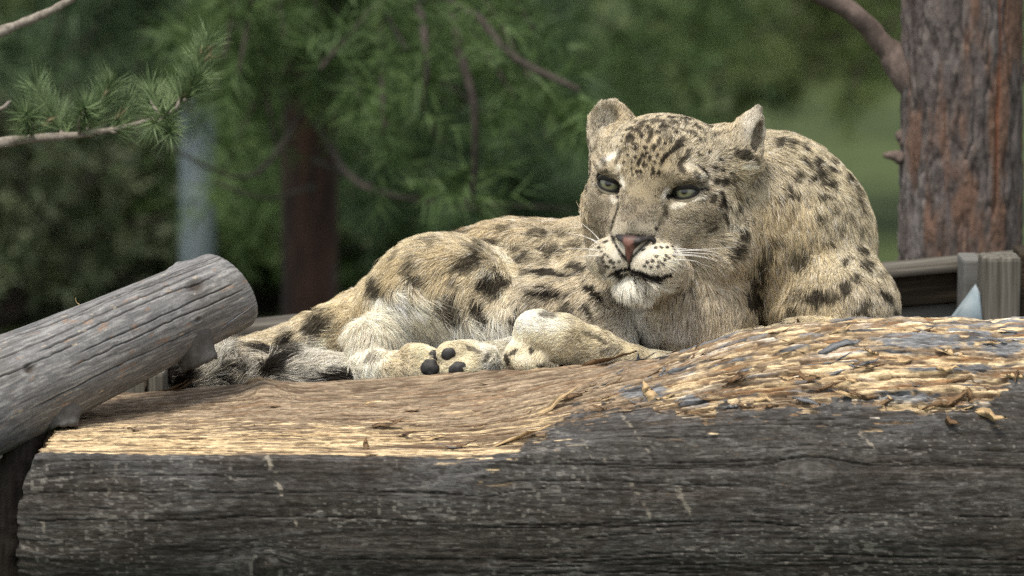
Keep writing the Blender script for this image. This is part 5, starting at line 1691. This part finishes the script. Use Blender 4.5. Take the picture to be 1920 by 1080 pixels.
        lc = mixc(lc, (0.010, 0.009, 0.008), (sstep(0.36, 0.22, RR - 0.16 * np.abs(ca_) - 0.10 * (sa_ > 0)) * 0.99).ravel())
        set_col(lm, 'coat', lc)
        put('eyelid', lm, o, mat_attr('eyelid_skin', 'coat', 0.6, ((1500, 1500, 1500), 0.3, 0.0006), 0.3))
    # ---- nose leather
    nf = Field(np.arange(-50, 50, 1.3), np.arange(-50, 50, 1.3), np.arange(-50, 50, 1.3))
    c0 = NOSE_C
    hl = lambda a, b_, c_: HM @ np.array([a, b_, c_], float)
    nf.cone(hl(-22, 14, -9), hl(22, 14, -9), 10, 10, 6)
    nf.cone(hl(-14, 10, 0), hl(14, 10, 0), 11, 11, 6)
    nf.cone(hl(0, 6, 2), hl(0, -18, -2), 13, 6, 8)
    for s in (-1, 1):
        nf.cone(hl(s * 18, 4, -4), hl(s * 30, 14, -14), 9, 8, 6)
    for s in (-1, 1):
        a, b_ = hl(s * 13, 0, 10), hl(s * 31, 12, -4)
        nf.cut(*_cone_d(nf, a, b_, 7.5, 5.0), 3)
        a, b_ = hl(s * 12, -7, 8), hl(s * 17, 0, 8)
        nf.cut(*_cone_d(nf, a, b_, 6.0, 6.0), 3)
    nf.cut(*_cone_d(nf, hl(0, -4, 13), hl(0, -30, 8), 1.2, 1.6), 2)
    nv, nq = nf.mesh()
    nm = mesh_np('nose', to_world(nv * 1.15 + c0), nq)
    loc = nv @ HM
    pink = np.tile(np.array([0.17, 0.082, 0.062]), (len(nv), 1)) * (1 + 0.25 * noise(nv[:, 0] / 3, nv[:, 1] / 3, nv[:, 2] / 3, seed=8))[:, None]
    edge = np.maximum(sstep(6, 11, np.abs(loc[:, 0]) + np.clip(loc[:, 1], -30, 0) * -0.35 + np.clip(loc[:, 1] - 6, 0, 30) * -0.1), sstep(12, 19, loc[:, 1]) * 0.75)
    set_col(nm, 'coat', mixc(pink, (0.022, 0.018, 0.018), edge))
    put('nose', nm, root, mat_attr('nose_leather', 'coat', 0.5, ((1500, 1500, 1500), 0.3, 0.0006), 0.4))
    # ---- paw pads
    for x, y, rx, ry, ang, dd in PADS:
        pf = Field(np.arange(-34, 34, 1.6), np.arange(-34, 34, 1.6), np.arange(-34, 34, 1.6))
        t = math.radians(ang)
        M = np.array([[math.cos(t), 0, -math.sin(t)], [0, 1, 0], [math.sin(t), 0, math.cos(t)]])
        pf.ell((0, 0, 0), (rx, min(rx, ry) * 0.34, ry), M, 6)
        pf.ell(M @ np.array([rx * .2, -2, -ry * .25]), (rx * .7, min(rx, ry) * .32, ry * .6), M, 8)
        pf.ell(M @ np.array([-rx * .45, -1, -ry * .2]), (rx * .55, min(rx, ry) * .3, ry * .7), M, 5)
        v, f = pf.mesh()
        v = v * (1 + 0.10 * noise(v[:, 0] / 7 + x, v[:, 2] / 7, seed=3))[:, None]
        p = hit(x, y) + np.array([0, dd, 0])
        put('paw_pad', mesh_np('paw_pad', to_world(v + p), f), root, M_LEATHER)
    # ---- whiskers
    def whisker(pts, r):
        a = hit(*pts[0])
        out = [a]
        for q, (x, y) in enumerate(pts[1:]):
            out.append(cf(x, y, a[1] - 8 + 14 * (q + 1)))
        path = spline(out, 12)
        put('whisker', tube_mesh('whisker', to_world(path), np.linspace(r, 0.25, 12) * PX, seg=5), root, M_WHISKER)
    for w_ in WHISKERS:
        whisker(w_, 0.95)
    for ccx, ccy in ((1237, 561), (1237, 622)):
        pass
    return root


GAZE = (0.03, 0.09)
NOSE_C = hp(3, -112, 74)
PADS = [(840, 663, 13, 11, 25, 3.5), (858, 690, 19, 13, 8, 4), (806, 689, 17, 16, 10, 4), (814, 667, 9, 12, -30, 3)]
WHISKERS = [[(1258, 465), (1310, 468), (1380, 463)], [(1262, 472), (1310, 475), (1345, 480), (1378, 502)], [(1260, 478), (1310, 481), (1350, 491)], [(1258, 486), (1300, 489), (1318, 496), (1335, 502)],
            [(1252, 489), (1270, 494), (1306, 508)], [(1262, 470), (1320, 470), (1356, 477)], [(1244, 494), (1262, 505), (1275, 515)], [(1240, 498), (1246, 508), (1248, 518)], [(1261, 476), (1300, 478), (1330, 484)],
            [(1124, 455), (1105, 447), (1085, 441)], [(1123, 458), (1100, 445), (1060, 436)], [(1122, 470), (1095, 466), (1062, 466)], [(1123, 480), (1100, 480), (1075, 485)], [(1124, 450), (1110, 435), (1090, 418)]]
M_LEATHER = mat_noise('dark_leather', [(0.3, (0.006, 0.006, 0.006)), (0.7, (0.020, 0.018, 0.017))], (700, 700, 700), 0.6, 4, 0.4, 0.0006, 0.5)
M_WHISKER = mat_plain('whisker', (0.75, 0.73, 0.68), 0.35)


def eye_material():
    m, n, l, b = mat_new('eye')
    tc = n.new('ShaderNodeTexCoord')
    sx = n.new('ShaderNodeSeparateXYZ')
    l.new(tc.outputs['Object'], sx.inputs[0])
    v2 = n.new('ShaderNodeCombineXYZ')
    l.new(sx.outputs[0], v2.inputs[0])
    l.new(sx.outputs[1], v2.inputs[1])
    ln = n.new('ShaderNodeVectorMath')
    ln.operation = 'LENGTH'
    l.new(v2.outputs[0], ln.inputs[0])
    k = n.new('ShaderNodeMath')
    k.operation = 'DIVIDE'
    l.new(ln.outputs['Value'], k.inputs[0])
    k.inputs[1].default_value = EYE_R * PX
    nt = n.new('ShaderNodeTexNoise')
    nt.inputs['Scale'].default_value = 700
    nt.inputs['Detail'].default_value = 3
    l.new(v2.outputs[0], nt.inputs['Vector'])
    ad = n.new('ShaderNodeMath')
    ad.operation = 'MULTIPLY_ADD'
    l.new(nt.outputs['Fac'], ad.inputs[0])
    ad.inputs[1].default_value = 0.10
    l.new(k.outputs[0], ad.inputs[2])
    r = n.new('ShaderNodeValToRGB')
    el = r.color_ramp.elements
    stops = [(0.0, (0.004, 0.004, 0.004)), (0.27, (0.004, 0.004, 0.003)), (0.31, (0.13, 0.13, 0.068)), (0.45, (0.20, 0.205, 0.125)), (0.60, (0.12, 0.13, 0.08)),
             (0.70, (0.05, 0.06, 0.04)), (0.76, (0.012, 0.011, 0.010)), (1.0, (0.02, 0.016, 0.014))]
    while len(el) < len(stops):
        el.new(0.5)
    for e, (p, c) in zip(el, stops):
        e.position = p
        e.color = (*c, 1)
    l.new(ad.outputs[0], r.inputs['Fac'])
    l.new(r.outputs[0], b.inputs['Base Color'])
    b.inputs['Roughness'].default_value = 0.12
    b.inputs['Coat Weight'].default_value = 0.5
    b.inputs['Coat Roughness'].default_value = 0.03
    return m


snow_leopard()
